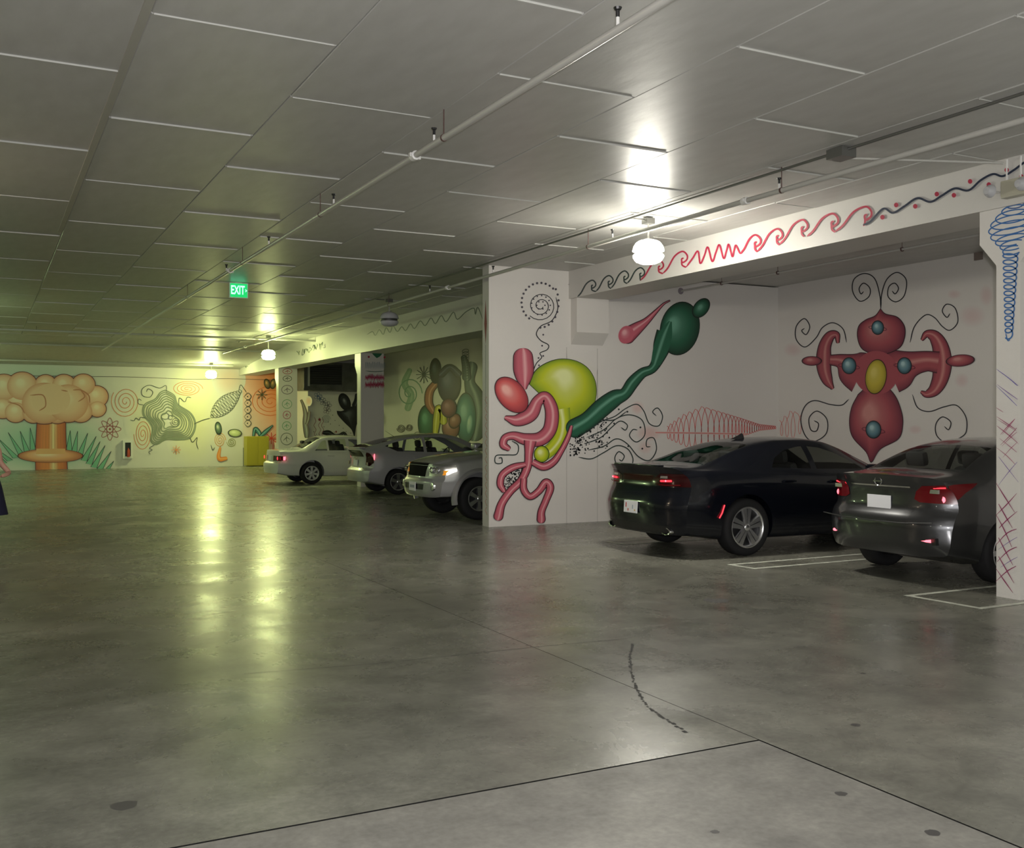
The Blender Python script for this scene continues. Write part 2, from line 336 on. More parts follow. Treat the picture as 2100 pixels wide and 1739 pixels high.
class Paint:
    def __init__(s, to3, nrm, tf=lambda x, y: (x, y)):
        s.to3 = to3; s.n = nrm; s.tf = tf; s.v = []; s.f = []; s.c = []; s.layer = 0; s.step = .0006; s.base = .0015
    def set(s, ox, oy, k): s.tf = lambda x, y: (ox+x/k, oy+y/k); s.k = k; return s
    def put(s, pts, cols, faces):
        n = len(s.v); off = s.base+s.layer*s.step
        for p, c in zip(pts, cols):
            q = s.to3(*s.tf(p[0], p[1])); s.v.append((q[0]+s.n[0]*off, q[1]+s.n[1]*off, q[2])); s.c.append((*c, 1))
        s.f += [tuple(i+n for i in f) for f in faces]; s.layer += 1
    def ribbon(s, P, W, prof):
        # prof: list of (t, colour) across; W list of half widths
        pts = []; cols = []; n = len(prof)
        for i, p in enumerate(P):
            d = P[min(i+1, len(P)-1)]-P[max(i-1, 0)]; L = np.hypot(*d) or 1; nn = np.array([-d[1], d[0]])/L
            for t, c in prof: pts.append(p+nn*W[i]*t); cols.append(c)
        s.put(pts, cols, [(i*n+k, i*n+k+1, (i+1)*n+k+1, (i+1)*n+k) for i in range(len(P)-1) for k in range(n-1)])
    def stroke(s, pts, wd, col, sub=8, taper=True):
        P = catmull(pts, sub); N = len(P); W = [wd/2*(min(1, .35+min(i, N-1-i)/4) if taper else 1) for i in range(N)]
        s.ribbon(P, W, [(-1, col), (1, col)])
    def tube(s, pts, pal, sub=8, caps=(1, 1), ol=None):
        # pts: (x,y,width); pal = (outline, dark, base, light)
        C = catmull([(a, b_, c) for a, b_, c in pts], sub); P = [c[:2] for c in C]; W = [max(.5, c[2]/2) for c in C]
        if caps[0]:
            r = W[0]; d = P[0]-P[1]; d = d/(np.hypot(*d) or 1); pre = []
            for k in range(6): 
                a = math.pi/2*k/6; pre.append((P[0]+d*r*math.cos(a), max(.3, r*math.sin(a))))
            P = [q[0] for q in pre]+P; W = [q[1] for q in pre]+W
        if caps[1]:
            r = W[-1]; d = P[-1]-P[-2]; d = d/(np.hypot(*d) or 1)
            e = [(P[-1]+d*r*math.sin(math.pi/2*k/6), max(.3, r*math.cos(math.pi/2*k/6))) for k in range(1, 7)]
            P = P+[q[0] for q in e]; W = W+[q[1] for q in e]
        o, dk, ba, li = pal; w_ = max(W); e = min(.3, (ol or 3.5*s.k/3.1)/w_)
        s.ribbon(P, [x+(ol or 4.2*s.k/3.1) for x in W], [(-1, o), (1, o)])
        s.ribbon(P, W, [(-1, dk), (-.75, mixc(ba, dk, .35)), (-.45, ba), (-.15, li), (.15, ba), (.55, ba), (.85, mixc(ba, dk, .6)), (1, dk)])
    def blob(s, cx, cy, rx, ry, rot, pal, hl=(-.3, -.35), outline=True, pts=None, n=40):
        o, dk, ba, li = pal; rot = math.radians(rot); cr, sr = math.cos(rot), math.sin(rot)
        if pts:
            C = catmull(list(pts)+[pts[0]], 6)[:-1]; R = [(c[0]-cx, c[1]-cy) for c in C]
        else:
            R = [(rx*math.cos(a)*cr-ry*math.sin(a)*sr, rx*math.cos(a)*sr+ry*math.sin(a)*cr) for a in [2*math.pi*k/n for k in range(n)]]
        N = len(R); mr = sum(math.hypot(*r) for r in R)/N
        if outline:
            g = 1+(4.4*s.k/3.1)/mr
            s.put([(cx, cy)]+[(cx+r[0]*g, cy+r[1]*g) for r in R], [o]*(N+1), [(0, 1+i, 1+(i+1) % N) for i in range(N)])
        rings = [(0, li), (.18, li), (.4, mixc(li, ba, .7)), (.65, ba), (.82, mixc(ba, dk, .45)), (1, dk)]
        P = []; C_ = []
        for t, c in rings:
            ox, oy = hl[0]*(1-t)*rx if not pts else hl[0]*(1-t)*mr, hl[1]*(1-t)*ry if not pts else hl[1]*(1-t)*mr
            for r in R: P.append((cx+ox+r[0]*t, cy+oy+r[1]*t)); C_.append(c)
        s.put(P, C_, [(i*N+k, i*N+(k+1) % N, (i+1)*N+(k+1) % N, (i+1)*N+k) for i in range(len(rings)-1) for k in range(N)])
    def wash(s, cx, cy, rx, ry, col, edge=None, rot=0, st=.6, n=32):
        edge = edge or WALLP; rot = math.radians(rot); P = []; C_ = []; ts = (0.0, .35, .65, .85, 1.0); am = (st, st*.85, st*.5, st*.18, 0)
        for t, a_ in zip(ts, am):
            for k in range(n):
                a = 2*math.pi*k/n; x, y = rx*t*math.cos(a), ry*t*math.sin(a)
                P.append((cx+x*math.cos(rot)-y*math.sin(rot), cy+x*math.sin(rot)+y*math.cos(rot))); C_.append(mixc(edge, col, a_))
        s.put(P, C_, [(i*n+k, i*n+(k+1) % n, (i+1)*n+(k+1) % n, (i+1)*n+k) for i in range(4) for k in range(n)])
    def poly(s, pts, cols):
        s.put(pts, cols if isinstance(cols, list) else [cols]*len(pts), [tuple(range(len(pts)))])
    def dot(s, x, y, r, col, ry=None, n=9):
        ry = ry or r
        P = [(x+r*math.cos(2*math.pi*k/n), y+ry*math.sin(2*math.pi*k/n)) for k in range(n)]; L = s.layer; s.put(P, [col]*n, [tuple(range(n))]); s.layer = L
    def ring(s, cx, cy, rx, ry, wd, col, rot=0, n=28):
        rr = math.radians(rot); P = [np.array((cx+rx*math.cos(a)*math.cos(rr)-ry*math.sin(a)*math.sin(rr), cy+rx*math.cos(a)*math.sin(rr)+ry*math.sin(a)*math.cos(rr))) for a in [2*math.pi*k/n for k in range(n+1)]]
        L = s.layer; s.ribbon(P, [wd/2]*len(P), [(-1, col), (1, col)]); s.layer = L+.2
    def spiral(s, cx, cy, r0, r1, turns, wd, col, a0=0, ky=1.0, flip=1):
        n = int(turns*20); P = [np.array((cx+(r0+(r1-r0)*i/n)*math.cos(a0+flip*2*math.pi*turns*i/n), cy+ky*(r0+(r1-r0)*i/n)*math.sin(a0+flip*2*math.pi*turns*i/n))) for i in range(n+1)]
        s.ribbon(P, [wd/2]*len(P), [(-1, col), (1, col)])
    def build(s, name, parent, label=None, kind=None):
        me = bpy.data.meshes.new(name); me.from_pydata(s.v, [], s.f); me.update()
        at = me.attributes.new('pigment', 'FLOAT_COLOR', 'POINT'); at.data.foreach_set('color', [x for c in s.c for x in c])
        o = link(name, me, parent, pmt); 
        if label: o['label'] = label
        return o
def C(h): return hexc(h)
INK = C('1e2428'); INKG = C('2c3a38'); RED = C('b02840'); CORAL = C('d8685c')
PINK = (C('2a1820'), C('8a3848'), C('c86474'), C('eab0b4')); ROSE = (C('2a1820'), C('96303c'), C('d85c5c'), C('f6b8b0'))
LIME = (C('1c241c'), C('7c9a20'), C('c2cc28'), C('e8eeaa')); GREEN = (C('0c1614'), C('143828'), C('27644a'), C('6fa890'))
MAUVE = (C('1c1418'), C('6e2c40'), C('a8505a'), C('cc8c88')); BLUEO = (C('101820'), C('28404c'), C('5f8794'), C('aecdd0'))
PY_ = lambda u, v: on_y(u, v, PY)
# --- partition mural: abstract tubes, balloons and curls
def P_on(plane, val):
    if plane == 'y': return Paint(lambda u, v: on_y(u, v, val), (0, -1))
    return Paint(lambda u, v: on_x(u, v, val), (-1, 0))
K3 = 3.106
p = P_on('y', PY).set(980, 540, K3)
p.wash(600, 840, 210, 260, C('d8dc60'), st=.25)
p.blob(595, 800, 160, 190, 0, LIME, hl=(-.25, -.5), pts=[(330, 770), (365, 690), (430, 640), (520, 612), (620, 622), (700, 670), (745, 750), (752, 840), (725, 920), (660, 975), (600, 1020), (540, 1010), (480, 960), (420, 860)])
p.tube([(520, 930, 130), (535, 1020, 100), (520, 1110, 85), (470, 1180, 80), (420, 1215, 85)], LIME, caps=(0, 1), ol=1)
p.blob(405, 1215, 46, 50, 0, LIME)
p.tube([(620, 1050, 118), (700, 1000, 105), (790, 920, 112), (870, 860, 100), (935, 830, 70), (985, 760, 72), (1045, 700, 58), (1110, 670, 52), (1150, 600, 74), (1175, 520, 110), (1200, 440, 120)], GREEN, caps=(1, 0))
p.blob(1285, 415, 122, 168, 12, GREEN, hl=(-.5, -.2)); p.tube([(1130, 640, 60), (1165, 540, 96), (1195, 450, 84), (1225, 370, 20)], (GREEN[2], GREEN[2], GREEN[2], GREEN[3]), caps=(0, 0), ol=.2)
p.blob(1420, 285, 44, 66, 38, GREEN, hl=(-.2, -.1))
p.tube([(950, 460, 100), (1010, 415, 72), (1070, 370, 40), (1130, 310, 20), (1180, 260, 8), (1222, 237, 3)], PINK, caps=(1, 1))
p.blob(942, 455, 48, 58, 20, (PINK[2], PINK[2], PINK[2], PINK[3]), outline=False)
p.tube([(286, 600, 120), (290, 680, 125), (292, 740, 90), (295, 790, 30)], PINK, caps=(1, 1))
p.tube([(180, 985, 26), (250, 1000, 70), (335, 960, 84), (378, 880, 66), (425, 850, 62), (460, 905, 76), (470, 980, 82), (452, 1065, 82), (390, 1120, 84), (300, 1120, 70), (225, 1098, 48), (172, 1112, 42), (160, 1155, 44), (190, 1178, 30)], PINK, caps=(1, 1))
p.blob(212, 838, 128, 84, 50, ROSE, hl=(-.35, -.5))
p.tube([(330, 1130, 74), (322, 1210, 48), (315, 1290, 46), (275, 1380, 44), (205, 1450, 44), (150, 1530, 46), (128, 1610, 56)], PINK, caps=(0, 1))
p.tube([(290, 1370, 36), (290, 1440, 40), (330, 1485, 38), (385, 1450, 40), (430, 1395, 44), (458, 1430, 44), (430, 1510, 40), (402, 1580, 42), (400, 1630, 50)], PINK, caps=(0, 1))
p.tube([(300, 1280, 28), (220, 1300, 40), (155, 1345, 40), (140, 1405, 40), (160, 1445, 28)], PINK, caps=(0, 1))
p.tube([(345, 1265, 36), (415, 1295, 44), (480, 1262, 40), (530, 1190, 30), (570, 1110, 28), (592, 1040, 16)], PINK, caps=(0, 1))
o = p.build('painted_figure', wall_part, 'pink, lime and dark green airbrushed balloon and tube shapes')
p = P_on('y', PY).set(980, 540, K3)
p.layer = 8
p.spiral(400, 270, 16, 96, 2.3, 5, INK, a0=.5, ky=.98)
p.stroke([(496, 215), (508, 290), (470, 365), (400, 400), (372, 450), (400, 492), (448, 520), (440, 550), (395, 572), (405, 600), (370, 640), (345, 705)], 6, INK)
for k in range(26):
    a = 2.2+k*.235; 
    if a < 7.9: p.dot(395+118*math.cos(a), 250+(125 if a < 5.6 else 160)*math.sin(a), 7.5, C('4a4650'))
for k in range(13): a = k*.48; p.dot(400+60*math.cos(a), 268+62*math.sin(a), 5, C('4a4650'))
for k in range(6): a = k*1.05; p.dot(400+26*math.cos(a), 268+26*math.sin(a), 5, C('4a4650'))
for x, y in ((415, 455), (408, 525), (385, 603), (415, 590), (388, 650), (582, 135), (603, 175)): p.dot(x, y, 6, C('4a4650'))
for a in ([(690, 1080), (780, 1010), (870, 975), (940, 925), (1010, 898), (1055, 940), (1090, 1020), (1150, 1035), (1175, 975), (1145, 922), (1112, 945), (1135, 972)],
          [(690, 1110), (800, 1060), (880, 990), (965, 965), (1045, 1000), (1062, 1090), (1010, 1138), (965, 1100), (985, 1060), (1015, 1062)],
          [(680, 1150), (780, 1110), (850, 1045), (905, 1005), (950, 1030), (938, 1062), (910, 1045)],
          [(700, 1190), (800, 1165), (880, 1118), (950, 1150), (1020, 1230), (1090, 1255), (1135, 1190), (1120, 1115), (1078, 1120), (1072, 1165), (1098, 1168)],
          [(640, 1235), (720, 1245), (800, 1205), (880, 1162), (950, 1180), (985, 1240), (980, 1290)],
          [(885, 1290), (870, 1240), (895, 1200), (930, 1225), (915, 1258), (898, 1248)],
          [(215, 1130), (255, 1160), (245, 1215), (180, 1220), (115, 1225), (110, 1270), (150, 1272), (150, 1240), (130, 1240)],
          [(800, 1000), (870, 995), (950, 940)], [(160, 1440), (150, 1390), (200, 1320), (280, 1290), (240, 1400), (180, 1430)]): p.stroke(a, 6.5, INKG)
for k in range(190):
    t = random.random(); x = 585+t*240; y = 1180-t*100+random.uniform(-1, 1)*(50+t*50)
    if t > .35 and random.random() < .45: continue
    p.dot(x, y, random.uniform(3.5, 6), INK, n=6)
for k in range(150):
    x = random.uniform(150, 285); y = 1400-(x-150)*.55+random.uniform(-45, 45); 
    if y > 1310-(x-150)*.2: p.dot(x, y, 4, INK, n=6)
for x, y in ((950, 945), (895, 930), (1033, 1045), (835, 1110), (770, 1165), (820, 1165), (1045, 1180), (955, 1165), (795, 995), (865, 1020)): p.dot(x, y, 6, INK)
p.build('painted_curls', wall_part, 'thin black spirals, curls and scattered dots')
# red coil running along the wall
p = P_on('y', PY).set(1150, 540, 3.818); p.layer = 3
p.wash(690, 1330, 110, 70, C('d87068'), st=.35); p.wash(600, 1130, 60, 60, C('d87068'), st=.3); p.wash(660, 1440, 60, 60, C('d87068'), st=.25)
def coil(p, pts, step, col, wd):
    s_ = 0; out = []
    X = [q[0] for q in pts]; x = X[0]; ph = 0
    while x < X[-1]:
        yc = np.interp(x, X, [q[1] for q in pts]); am = np.interp(x, X, [q[2] for q in pts]); st = np.interp(x, X, [q[3] for q in pts])
        for k in range(20):
            a = 2*math.pi*k/20; out.append(np.array((x+st*k/20+(am*.20+6)*math.sin(a), yc-am*math.cos(a))))
        x += st
    p.ribbon(out, [wd/2]*len(out), [(-1, col), (1, col)])
coil(p, [(830, 1325, 50, 26), (950, 1310, 125, 44), (1100, 1290, 170, 52), (1250, 1290, 125, 36), (1400, 1285, 75, 22), (1550, 1285, 24, 16), (1680, 1285, 10, 14)], 30, C('d4605c'), 4.5)
p.ribbon([np.array((x, 1333-8*math.sin(x/400))) for x in range(740, 1480, 20)], [9]*37, [(-1, WALLP), (0, C('d87068')), (1, WALLP)])
p.build('painted_coil', wall_part, 'red sprayed coil line')
p = P_on('x', BACK).set(1150, 540, 3.818)
coil(p, [(1710, 1290, 60, 40), (1800, 1260, 110, 50), (1880, 1250, 60, 60)], 30, C('dc8078'), 4)
p.build('painted_coil', wall_bays, 'faint red sprayed coil end')
# small marks on the partition end
p = P_on('x', 7.33)
p.k = 1.0
def end_pt(y, z): return (7.33, y, z)
p.to3 = lambda a, b_: (7.33, a, b_); p.tf = lambda x, y: (x, y)
p.poly([(PY+.12, 3.75), (PY+.17, 3.35), (PY+.12, 3.0), (PY+.07, 3.35)], C('8c2038'))
for k in range(14): 
    z = .2+k*.14; L = p.layer; p.ribbon([np.array(q) for q in ((PY+.06, z), (PY+.14, z+.07), (PY+.08, z+.12))], [.006]*3, [(-1, C('c8705c')), (1, C('c8705c'))]); p.layer = L
p.ribbon([np.array((PY+.12, 3.0)), np.array((PY+.12, 2.0))], [.004]*2, [(-1, INK), (1, INK)])
p.build('painted_marks', wall_part, 'small red diamond and scribbles on the wall end')
# --- beam ornament
p = P_on('x', BX).set(1150, 320, 4.2)
def wave(p, T, Cr, T2, col, wd, scale):
    (x0, y0), (cx, cy), (x1, y1) = T, Cr, T2; h = y1-cy; ww = (cx-x0)
    g = (x1-cx)
    p.stroke([(x0, y0), (x0+ww*.25, y0-(y0-cy)*.25), (x0+ww*.6, y0-(y0-cy)*.78), (cx, cy), (cx+h*.30, cy+h*.22), (cx+h*.30, cy+h*.52), (cx+h*.02, cy+h*.72), (cx-h*.04, cy+h*.50), (cx+h*.10, cy+h*.42)], wd, col)
    p.stroke([(cx-h*.03, cy+h*.48), (cx-h*.02, cy+h*.85), (x1*.6+cx*.4, y1-h*.01), (x1, y1)], wd, col)
DK = C('2c3c3c'); RD = C('b02c48')
seq = [((145, 1212), (270, 1070), (305, 1165)), ((305, 1165), (415, 1030), (435, 1138)), ((435, 1138), (550, 990), (575, 1095)), ((575, 1095), (688, 962), (690, 1070))]
for a in seq: wave(p, *a, DK, 12, 1)
seq = [((690, 1070), (850, 900), (885, 1010)), ((885, 1010), (1050, 822), (1085, 955))]
for a in seq: wave(p, *a, RD, 14, 1)
p.stroke([(1085, 955), (1140, 880), (1185, 820), (1205, 925), (1240, 860), (1270, 785), (1308, 908), (1340, 830), (1370, 765), (1406, 882), (1430, 820), (1450, 760), (1480, 865), (1495, 820), (1512, 768), (1550, 838), (1580, 800)], 14, RD)
for a in [((1555, 836), (1680, 680), (1700, 820)), ((1700, 820), (1870, 628), (1890, 762)), ((1890, 762), (2085, 550), (2105, 690))]: wave(p, *a, RD, 16, 1)
p.set(1400, 0, 3.0)
for a in [((640, 1490), (740, 1355), (770, 1455)), ((770, 1455), (925, 1315), (945, 1425)), ((945, 1425), (1130, 1272), (1115, 1385))][1:]: wave(p, *a, RD, 13, 1)
p.stroke([(1115, 1385), (1160, 1365), (1240, 1285), (1300, 1310), (1370, 1270), (1450, 1220), (1530, 1243), (1600, 1205), (1680, 1160), (1765, 1172), (1840, 1110), (1915, 1072), (1975, 1085), (2040, 1050), (2110, 1000), (2200, 960), (2300, 965)], 13, C('1c2840'))
for x, y in ((1235, 1337), (1320, 1262), (1437, 1270), (1570, 1195), (1675, 1202), (1775, 1117), (1890, 1137), (2000, 1047), (2090, 1087)): p.dot(x, y, 14, C('b02c48'), ry=15)
p.build('painted_border', beam1, 'red and black painted wave border')
p = P_on('x', BX).set(0, 0, 1)
zz = [(753, 686), (764, 680), (770, 688), (778, 676), (786, 686), (792, 672), (800, 682), (806, 668), (815, 680), (824, 670), (832, 678), (842, 664), (850, 674), (862, 658), (872, 668), (884, 652), (893, 664), (905, 647), (915, 660), (930, 640), (938, 655), (955, 640), (972, 632), (975, 645), (980, 630), (990, 655)]
p.stroke(zz, 1.9, C('4a5250'), sub=4)
def scrib(p, x0, x1, y0, y1, h, n, cols, wd):
    for i in range(n):
        t = i/n; x = x0+(x1-x0)*t; y = y0+(y1-y0)*t; c = random.choice(cols)
        p.stroke([(x+random.uniform(-3, 3), y+random.uniform(-h, h)) for _ in range(4)], wd, c, sub=4); p.layer -= 1
scrib(p, 612, 668, 725, 707, 8, 16, [C('2c4a3c'), C('6a7c50'), C('304040')], 1.2)
scrib(p, 458, 515, 762, 748, 4, 14, [C('2c4a3c'), C('506a50')], 1.0)
p.build('painted_border', beam2, 'thin dark zigzag and scribbles')
p = P_on('x', BX+.03).set(1850, 300, 3.48)
BL = C('2c66a8'); BLD = C('24508c')
p.ring(805, 418, 62, 24, 8, BLD, rot=-8)
for (y, cx, rx, ry) in ((455, 800, 90, 34), (500, 790, 125, 44), (540, 780, 150, 46), (580, 775, 160, 46), (625, 780, 150, 44), (668, 785, 120, 38), (705, 790, 92, 34), (742, 790, 72, 30)): p.ring(cx, y, rx, ry, 9, BL, rot=-12)
P_ = []
for k in range(340):
    t = k/340; y = 760+600*t; am = 55-30*t; a = t*2*math.pi*13.5
    P_.append(np.array((775-12*t+am*math.cos(a), y+26*math.sin(a))))
p.ribbon(P_, [5.0]*len(P_), [(-1, BL), (1, BL)])
p.stroke([(740, 1330), (755, 1385), (772, 1380)], 8, BL)
for (a, c) in (([(680, 1595), (770, 1660), (860, 1735)], '7060a0'), ([(680, 1700), (760, 1760), (860, 1830)], '8468a8')): p.stroke(a, 5, C(c), sub=3)
p.set(1640, 860, 4.348)
HR = C('8c2458'); HP = C('6a4a9c')
for a in ([(1755, 570), (1830, 690), (1920, 830)], [(1750, 705), (1830, 850), (1900, 970)], [(1755, 850), (1830, 990), (1895, 1140)], [(1750, 1000), (1830, 1160), (1905, 1300)], [(1745, 1165), (1840, 1330), (1915, 1460)], [(1755, 1330), (1830, 1440), (1905, 1545)],
          [(1755, 855), (1850, 760), (1940, 660)], [(1750, 1005), (1850, 900), (1945, 820)], [(1755, 1120), (1860, 1010), (1980, 965)], [(1765, 1270), (1870, 1170), (1980, 1125)], [(1755, 1445), (1860, 1350), (1975, 1290)]): p.stroke(a, 9, HR, sub=3)
for a in ([(1770, 0), (1850, 50), (1940, 105)], [(1770, 60), (1860, 130), (1960, 220)], [(1760, 250), (1860, 330), (1965, 440)], [(1790, 170), (1880, 240), (1975, 320)], [(1815, 135), (1870, 70), (1925, 0)], [(1810, 240), (1890, 160), (1975, 90)], [(1820, 340), (1890, 260), (1975, 180)]): p.stroke(a, 5, C('a0446c'), sub=3)
for a in ([(1750, 290), (1850, 420), (1960, 560)], [(1780, 590), (1880, 460), (1985, 340)], [(1780, 1160), (1880, 1090), (1985, 1030)], [(1800, 1320), (1890, 1260), (1985, 1210)]): p.stroke(a, 5, HP, sub=3)
p.set(1560, 500, 3.78)
for a in ([(1835, 970), (1930, 1040), (2030, 1130)], [(1835, 1100), (1930, 1190), (2030, 1290)]): p.stroke(a, 5, C('6a60b0'), sub=3)
for a in ([(1835, 1270), (1890, 1305)], [(1840, 1340), (1930, 1400), (2010, 1455)], [(1840, 1410), (1930, 1480), (2000, 1540)], [(1870, 1480), (1930, 1410), (2010, 1330)], [(1870, 1560), (1950, 1480), (2020, 1400)]): p.stroke(a, 6, C('982c60'), sub=3)
# drop whatever would run past the column's width
def clip_y(p, y0, y1):
    keep = [f for f in p.f if all(y0 <= p.v[i][1] <= y1 or p.v[i][2] > B1-.36 for i in f)]; p.f = keep
clip_y(p, 6.50, 6.765)
p.build('painted_marks', col1, 'blue coil above a maroon crosshatch')
# --- back wall: four-lobed shape
p = P_on('x', BACK).set(1560, 500, 3.78)
for (x, y, rx, ry) in ((1500, 390, 60, 40), (1640, 560, 110, 90), (1560, 1060, 60, 60), (250, 820, 80, 60), (1200, 1440, 60, 40), (1750, 400, 60, 90)): p.wash(x, y, rx, ry, C('c88088'), st=.28)
p.tube([(600, 760, 22), (590, 705, 44), (540, 715, 70), (500, 790, 90), (490, 890, 110), (495, 980, 100), (520, 1060, 76), (555, 1115, 26)], MAUVE)
p.tube([(1255, 740, 20), (1290, 700, 50), (1350, 720, 90), (1395, 800, 120), (1410, 920, 140), (1395, 1040, 120), (1350, 1130, 90), (1290, 1165, 50), (1250, 1150, 18)], MAUVE)
p.tube([(540, 900, 70), (620, 910, 110), (700, 960, 260), (780, 1000, 320)], MAUVE, caps=(0, 0)); p.tube([(1010, 1000, 320), (1090, 965, 300), (1180, 930, 190), (1290, 910, 150), (1380, 920, 160)], MAUVE, caps=(0, 0))
p.blob(935, 700, 180, 180, 0, MAUVE, pts=[(932, 505), (970, 545), (1060, 570), (1115, 640), (1115, 730), (1070, 810), (930, 860), (800, 820), (757, 730), (765, 640), (820, 590), (890, 560)])
p.blob(900, 1380, 205, 270, 0, MAUVE, pts=[(760, 1170), (900, 1060), (1030, 1160), (1090, 1290), (1103, 1400), (1070, 1510), (930, 1590), (862, 1690), (820, 1610), (720, 1500), (693, 1390), (710, 1270)])
p.blob(900, 1000, 170, 170, 0, (MAUVE[2],)*4, outline=False)
p.blob(400, 908, 72, 34, 0, MAUVE); p.blob(1552, 905, 106, 44, -5, MAUVE)
for x, y, r in ((912, 650, 44), (690, 945, 52), (1120, 945, 52), (880, 1440, 56)):
    p.ring(x, y+5, r*1.6, r*.35, 5, C('6c2c40'), rot=8); p.blob(x, y, r, r*1.15, 0, BLUEO)
p.blob(900, 1030, 78, 130, 8, (C('1c1c14'), C('9c8c28'), C('c8b840'), C('dccf70')))
p.build('painted_figure', wall_bays, 'dusky pink airbrushed four-lobed shape with blue balls')
p = P_on('x', BACK).set(1560, 500, 3.78); p.layer = 6
for a in ([(932, 505), (925, 400), (885, 270), (805, 230), (725, 275), (715, 370), (770, 445), (840, 410), (848, 345), (800, 305), (765, 345), (778, 388), (800, 370)],
          [(934, 505), (940, 390), (980, 275), (1060, 222), (1130, 280), (1115, 400), (1050, 450), (990, 410), (995, 335), (1040, 305), (1070, 345), (1045, 388), (1020, 365)],
          [(668, 765), (640, 660), (560, 612), (480, 650), (430, 730), (345, 800), (277, 740), (278, 640), (340, 580), (382, 640), (355, 703), (320, 675), (342, 655)],
          [(1160, 765), (1195, 640), (1280, 552), (1350, 572), (1410, 640), (1470, 670), (1530, 605), (1510, 500), (1445, 468), (1410, 520), (1445, 570), (1470, 540)],
          [(685, 1205), (630, 1250), (540, 1245), (420, 1215), (345, 1260), (313, 1370), (350, 1490), (420, 1530), (510, 1470), (515, 1360), (440, 1297), (378, 1350), (390, 1440), (435, 1450), (450, 1395), (415, 1370)],
          [(1178, 1168), (1220, 1270), (1310, 1300), (1420, 1265), (1520, 1252), (1590, 1335), (1600, 1430), (1570, 1490), (1450, 1540), (1370, 1490), (1360, 1400), (1410, 1342), (1475, 1380), (1460, 1440), (1425, 1415)]): p.stroke(a, 8, C('24262e'))
p.build('painted_curls', wall_bays, 'thin black painted spirals')
# --- back wall of the farther bays: cluster of coloured shapes
p = P_on('x', BACK).set(400, 520, 3.0)
TEAL = (C('10181c'), C('2c5858'), C('4c8484'), C('9cc4c0')); SLATE = (C('10141c'), C('303c44'), C('56666c'), C('9aa8a8')); PLUM = (C('0c0c14'), C('241c30'), C('3c3450'), C('70708c'))
RUST = (C('1c1410'), C('6c4028'), C('a8684c'), C('d8a488')); YEL = (C('1c1c10'), C('8c8820'), C('c4bc30'), C('e4e088')); BRN = (C('1c1414'), C('5c3834'), C('946058'), C('bc9088'))
p.tube([(1320, 720, 30), (1290, 800, 40), (1330, 870, 40), (1310, 950, 40)], (C('8ca890'), C('8ca890'), C('98b09c'), C('acc0ac')), ol=.5)
p.spiral(1318, 860, 8, 80, 2, 7, C('7c9c88'), ky=1.2)
p.tube([(1700, 700, 70), (1690, 790, 60), (1720, 880, 110), (1735, 980, 130), (1720, 1100, 110)], SLATE)
p.tube([(1655, 640, 30), (1668, 700, 44), (1672, 760, 50)], SLATE)
p.blob(1425, 1040, 52, 105, 0, GREEN); p.blob(1667, 1010, 62, 150, 0, TEAL); p.blob(1690, 1050, 18, 60, 6, (TEAL[1], TEAL[2], TEAL[3], C('c8dcd4')), outline=False)
p.tube([(1480, 800, 40), (1445, 850, 46), (1440, 920, 46), (1465, 970, 36)], RUST)
p.blob(1480, 722, 34, 74, 0, (C('0c0c10'), C('141418'), C('28282e'), C('60646c'))); p.blob(1565, 800, 70, 115, 0, PLUM)
p.tube([(1520, 740, 40), (1570, 700, 34), (1620, 740, 40)], PLUM)
p.blob(1575, 1070, 52, 70, 0, BRN); p.blob(1600, 1030, 34, 44, 20, BRN)
p.tube([(1480, 1110, 30), (1490, 1020, 44), (1500, 950, 36), (1525, 980, 36), (1530, 1030, 46)], YEL)
p.blob(1563, 950, 46, 56, 0, (C('140c10'), C('4c2430'), C('7c4450'), C('a87880')))
for k in range(6): a = k*math.pi/6; p.stroke([(1410-48*math.cos(a), 745-52*math.sin(a)), (1410+48*math.cos(a), 745+52*math.sin(a))], 4, C('505850'), taper=False)
for (x, y, r) in ((1270, 1075, 26), (1370, 1120, 30), (1320, 1070, 22)): p.spiral(x, y, 4, r, 2.5, 4, C('686058'))
for y in range(600, 770, 16): p.ring(1668, y, 20, 12, 3, C('3c4444'), rot=-10)
p.build('painted_figure', wall_bays, 'cluster of green, yellow, plum and slate balloon shapes')
# --- side room wall
p = P_on('y', 38.0).set(560, 700, 5.796)
BK = (C('0a0a0c'), C('0c0c0e'), C('1c1c20'), C('606468'))
p.blob(850, 720, 62, 98, -22, BK); p.blob(850, 715, 26, 48, -22, (C('202020'), C('303438'), C('585c60'), C('a0a4a8')))
p.tube([(1000, 640, 40), (995, 700, 50), (975, 760, 60)], BK)
p.blob(920, 900, 100, 120, 0, BK, pts=[(765, 830), (830, 830), (900, 790), (980, 780), (1030, 830), (1015, 930), (985, 1000), (965, 1120), (930, 1040), (850, 960), (780, 880)])
p.tube([(600, 1085, 30), (660, 1090, 50), (730, 1120, 26), (790, 1115, 20), (840, 1090, 18), (880, 1135, 16)], BK)
for (x, y, c) in ((530, 650, '506890'), (560, 680, '506890'), (600, 720, '5c5c6c'), (650, 760, '5c5864'), (640, 820, '6c5c64')):
    for k in range(5): a = k*1.257; p.ring(x+24*math.cos(a), y+24*math.sin(a), 22, 14, 4, C(c), rot=math.degrees(a))
p.spiral(630, 925, 4, 50, 3, 4, C('6c8088')); p.dot(552, 930, 16, C('8c3040')); p.dot(748, 1075, 12, C('a8605c'))
for x0 in (490, 545, 580): p.stroke([(x0, 900), (x0+18, 950), (x0-6, 1000), (x0+20, 1050), (x0, 1100), (x0+24, 1140)], 5, C('8c3c50'))
for k in range(24): p.dot(random.uniform(480, 1000), random.uniform(860, 1140), 5, INK)
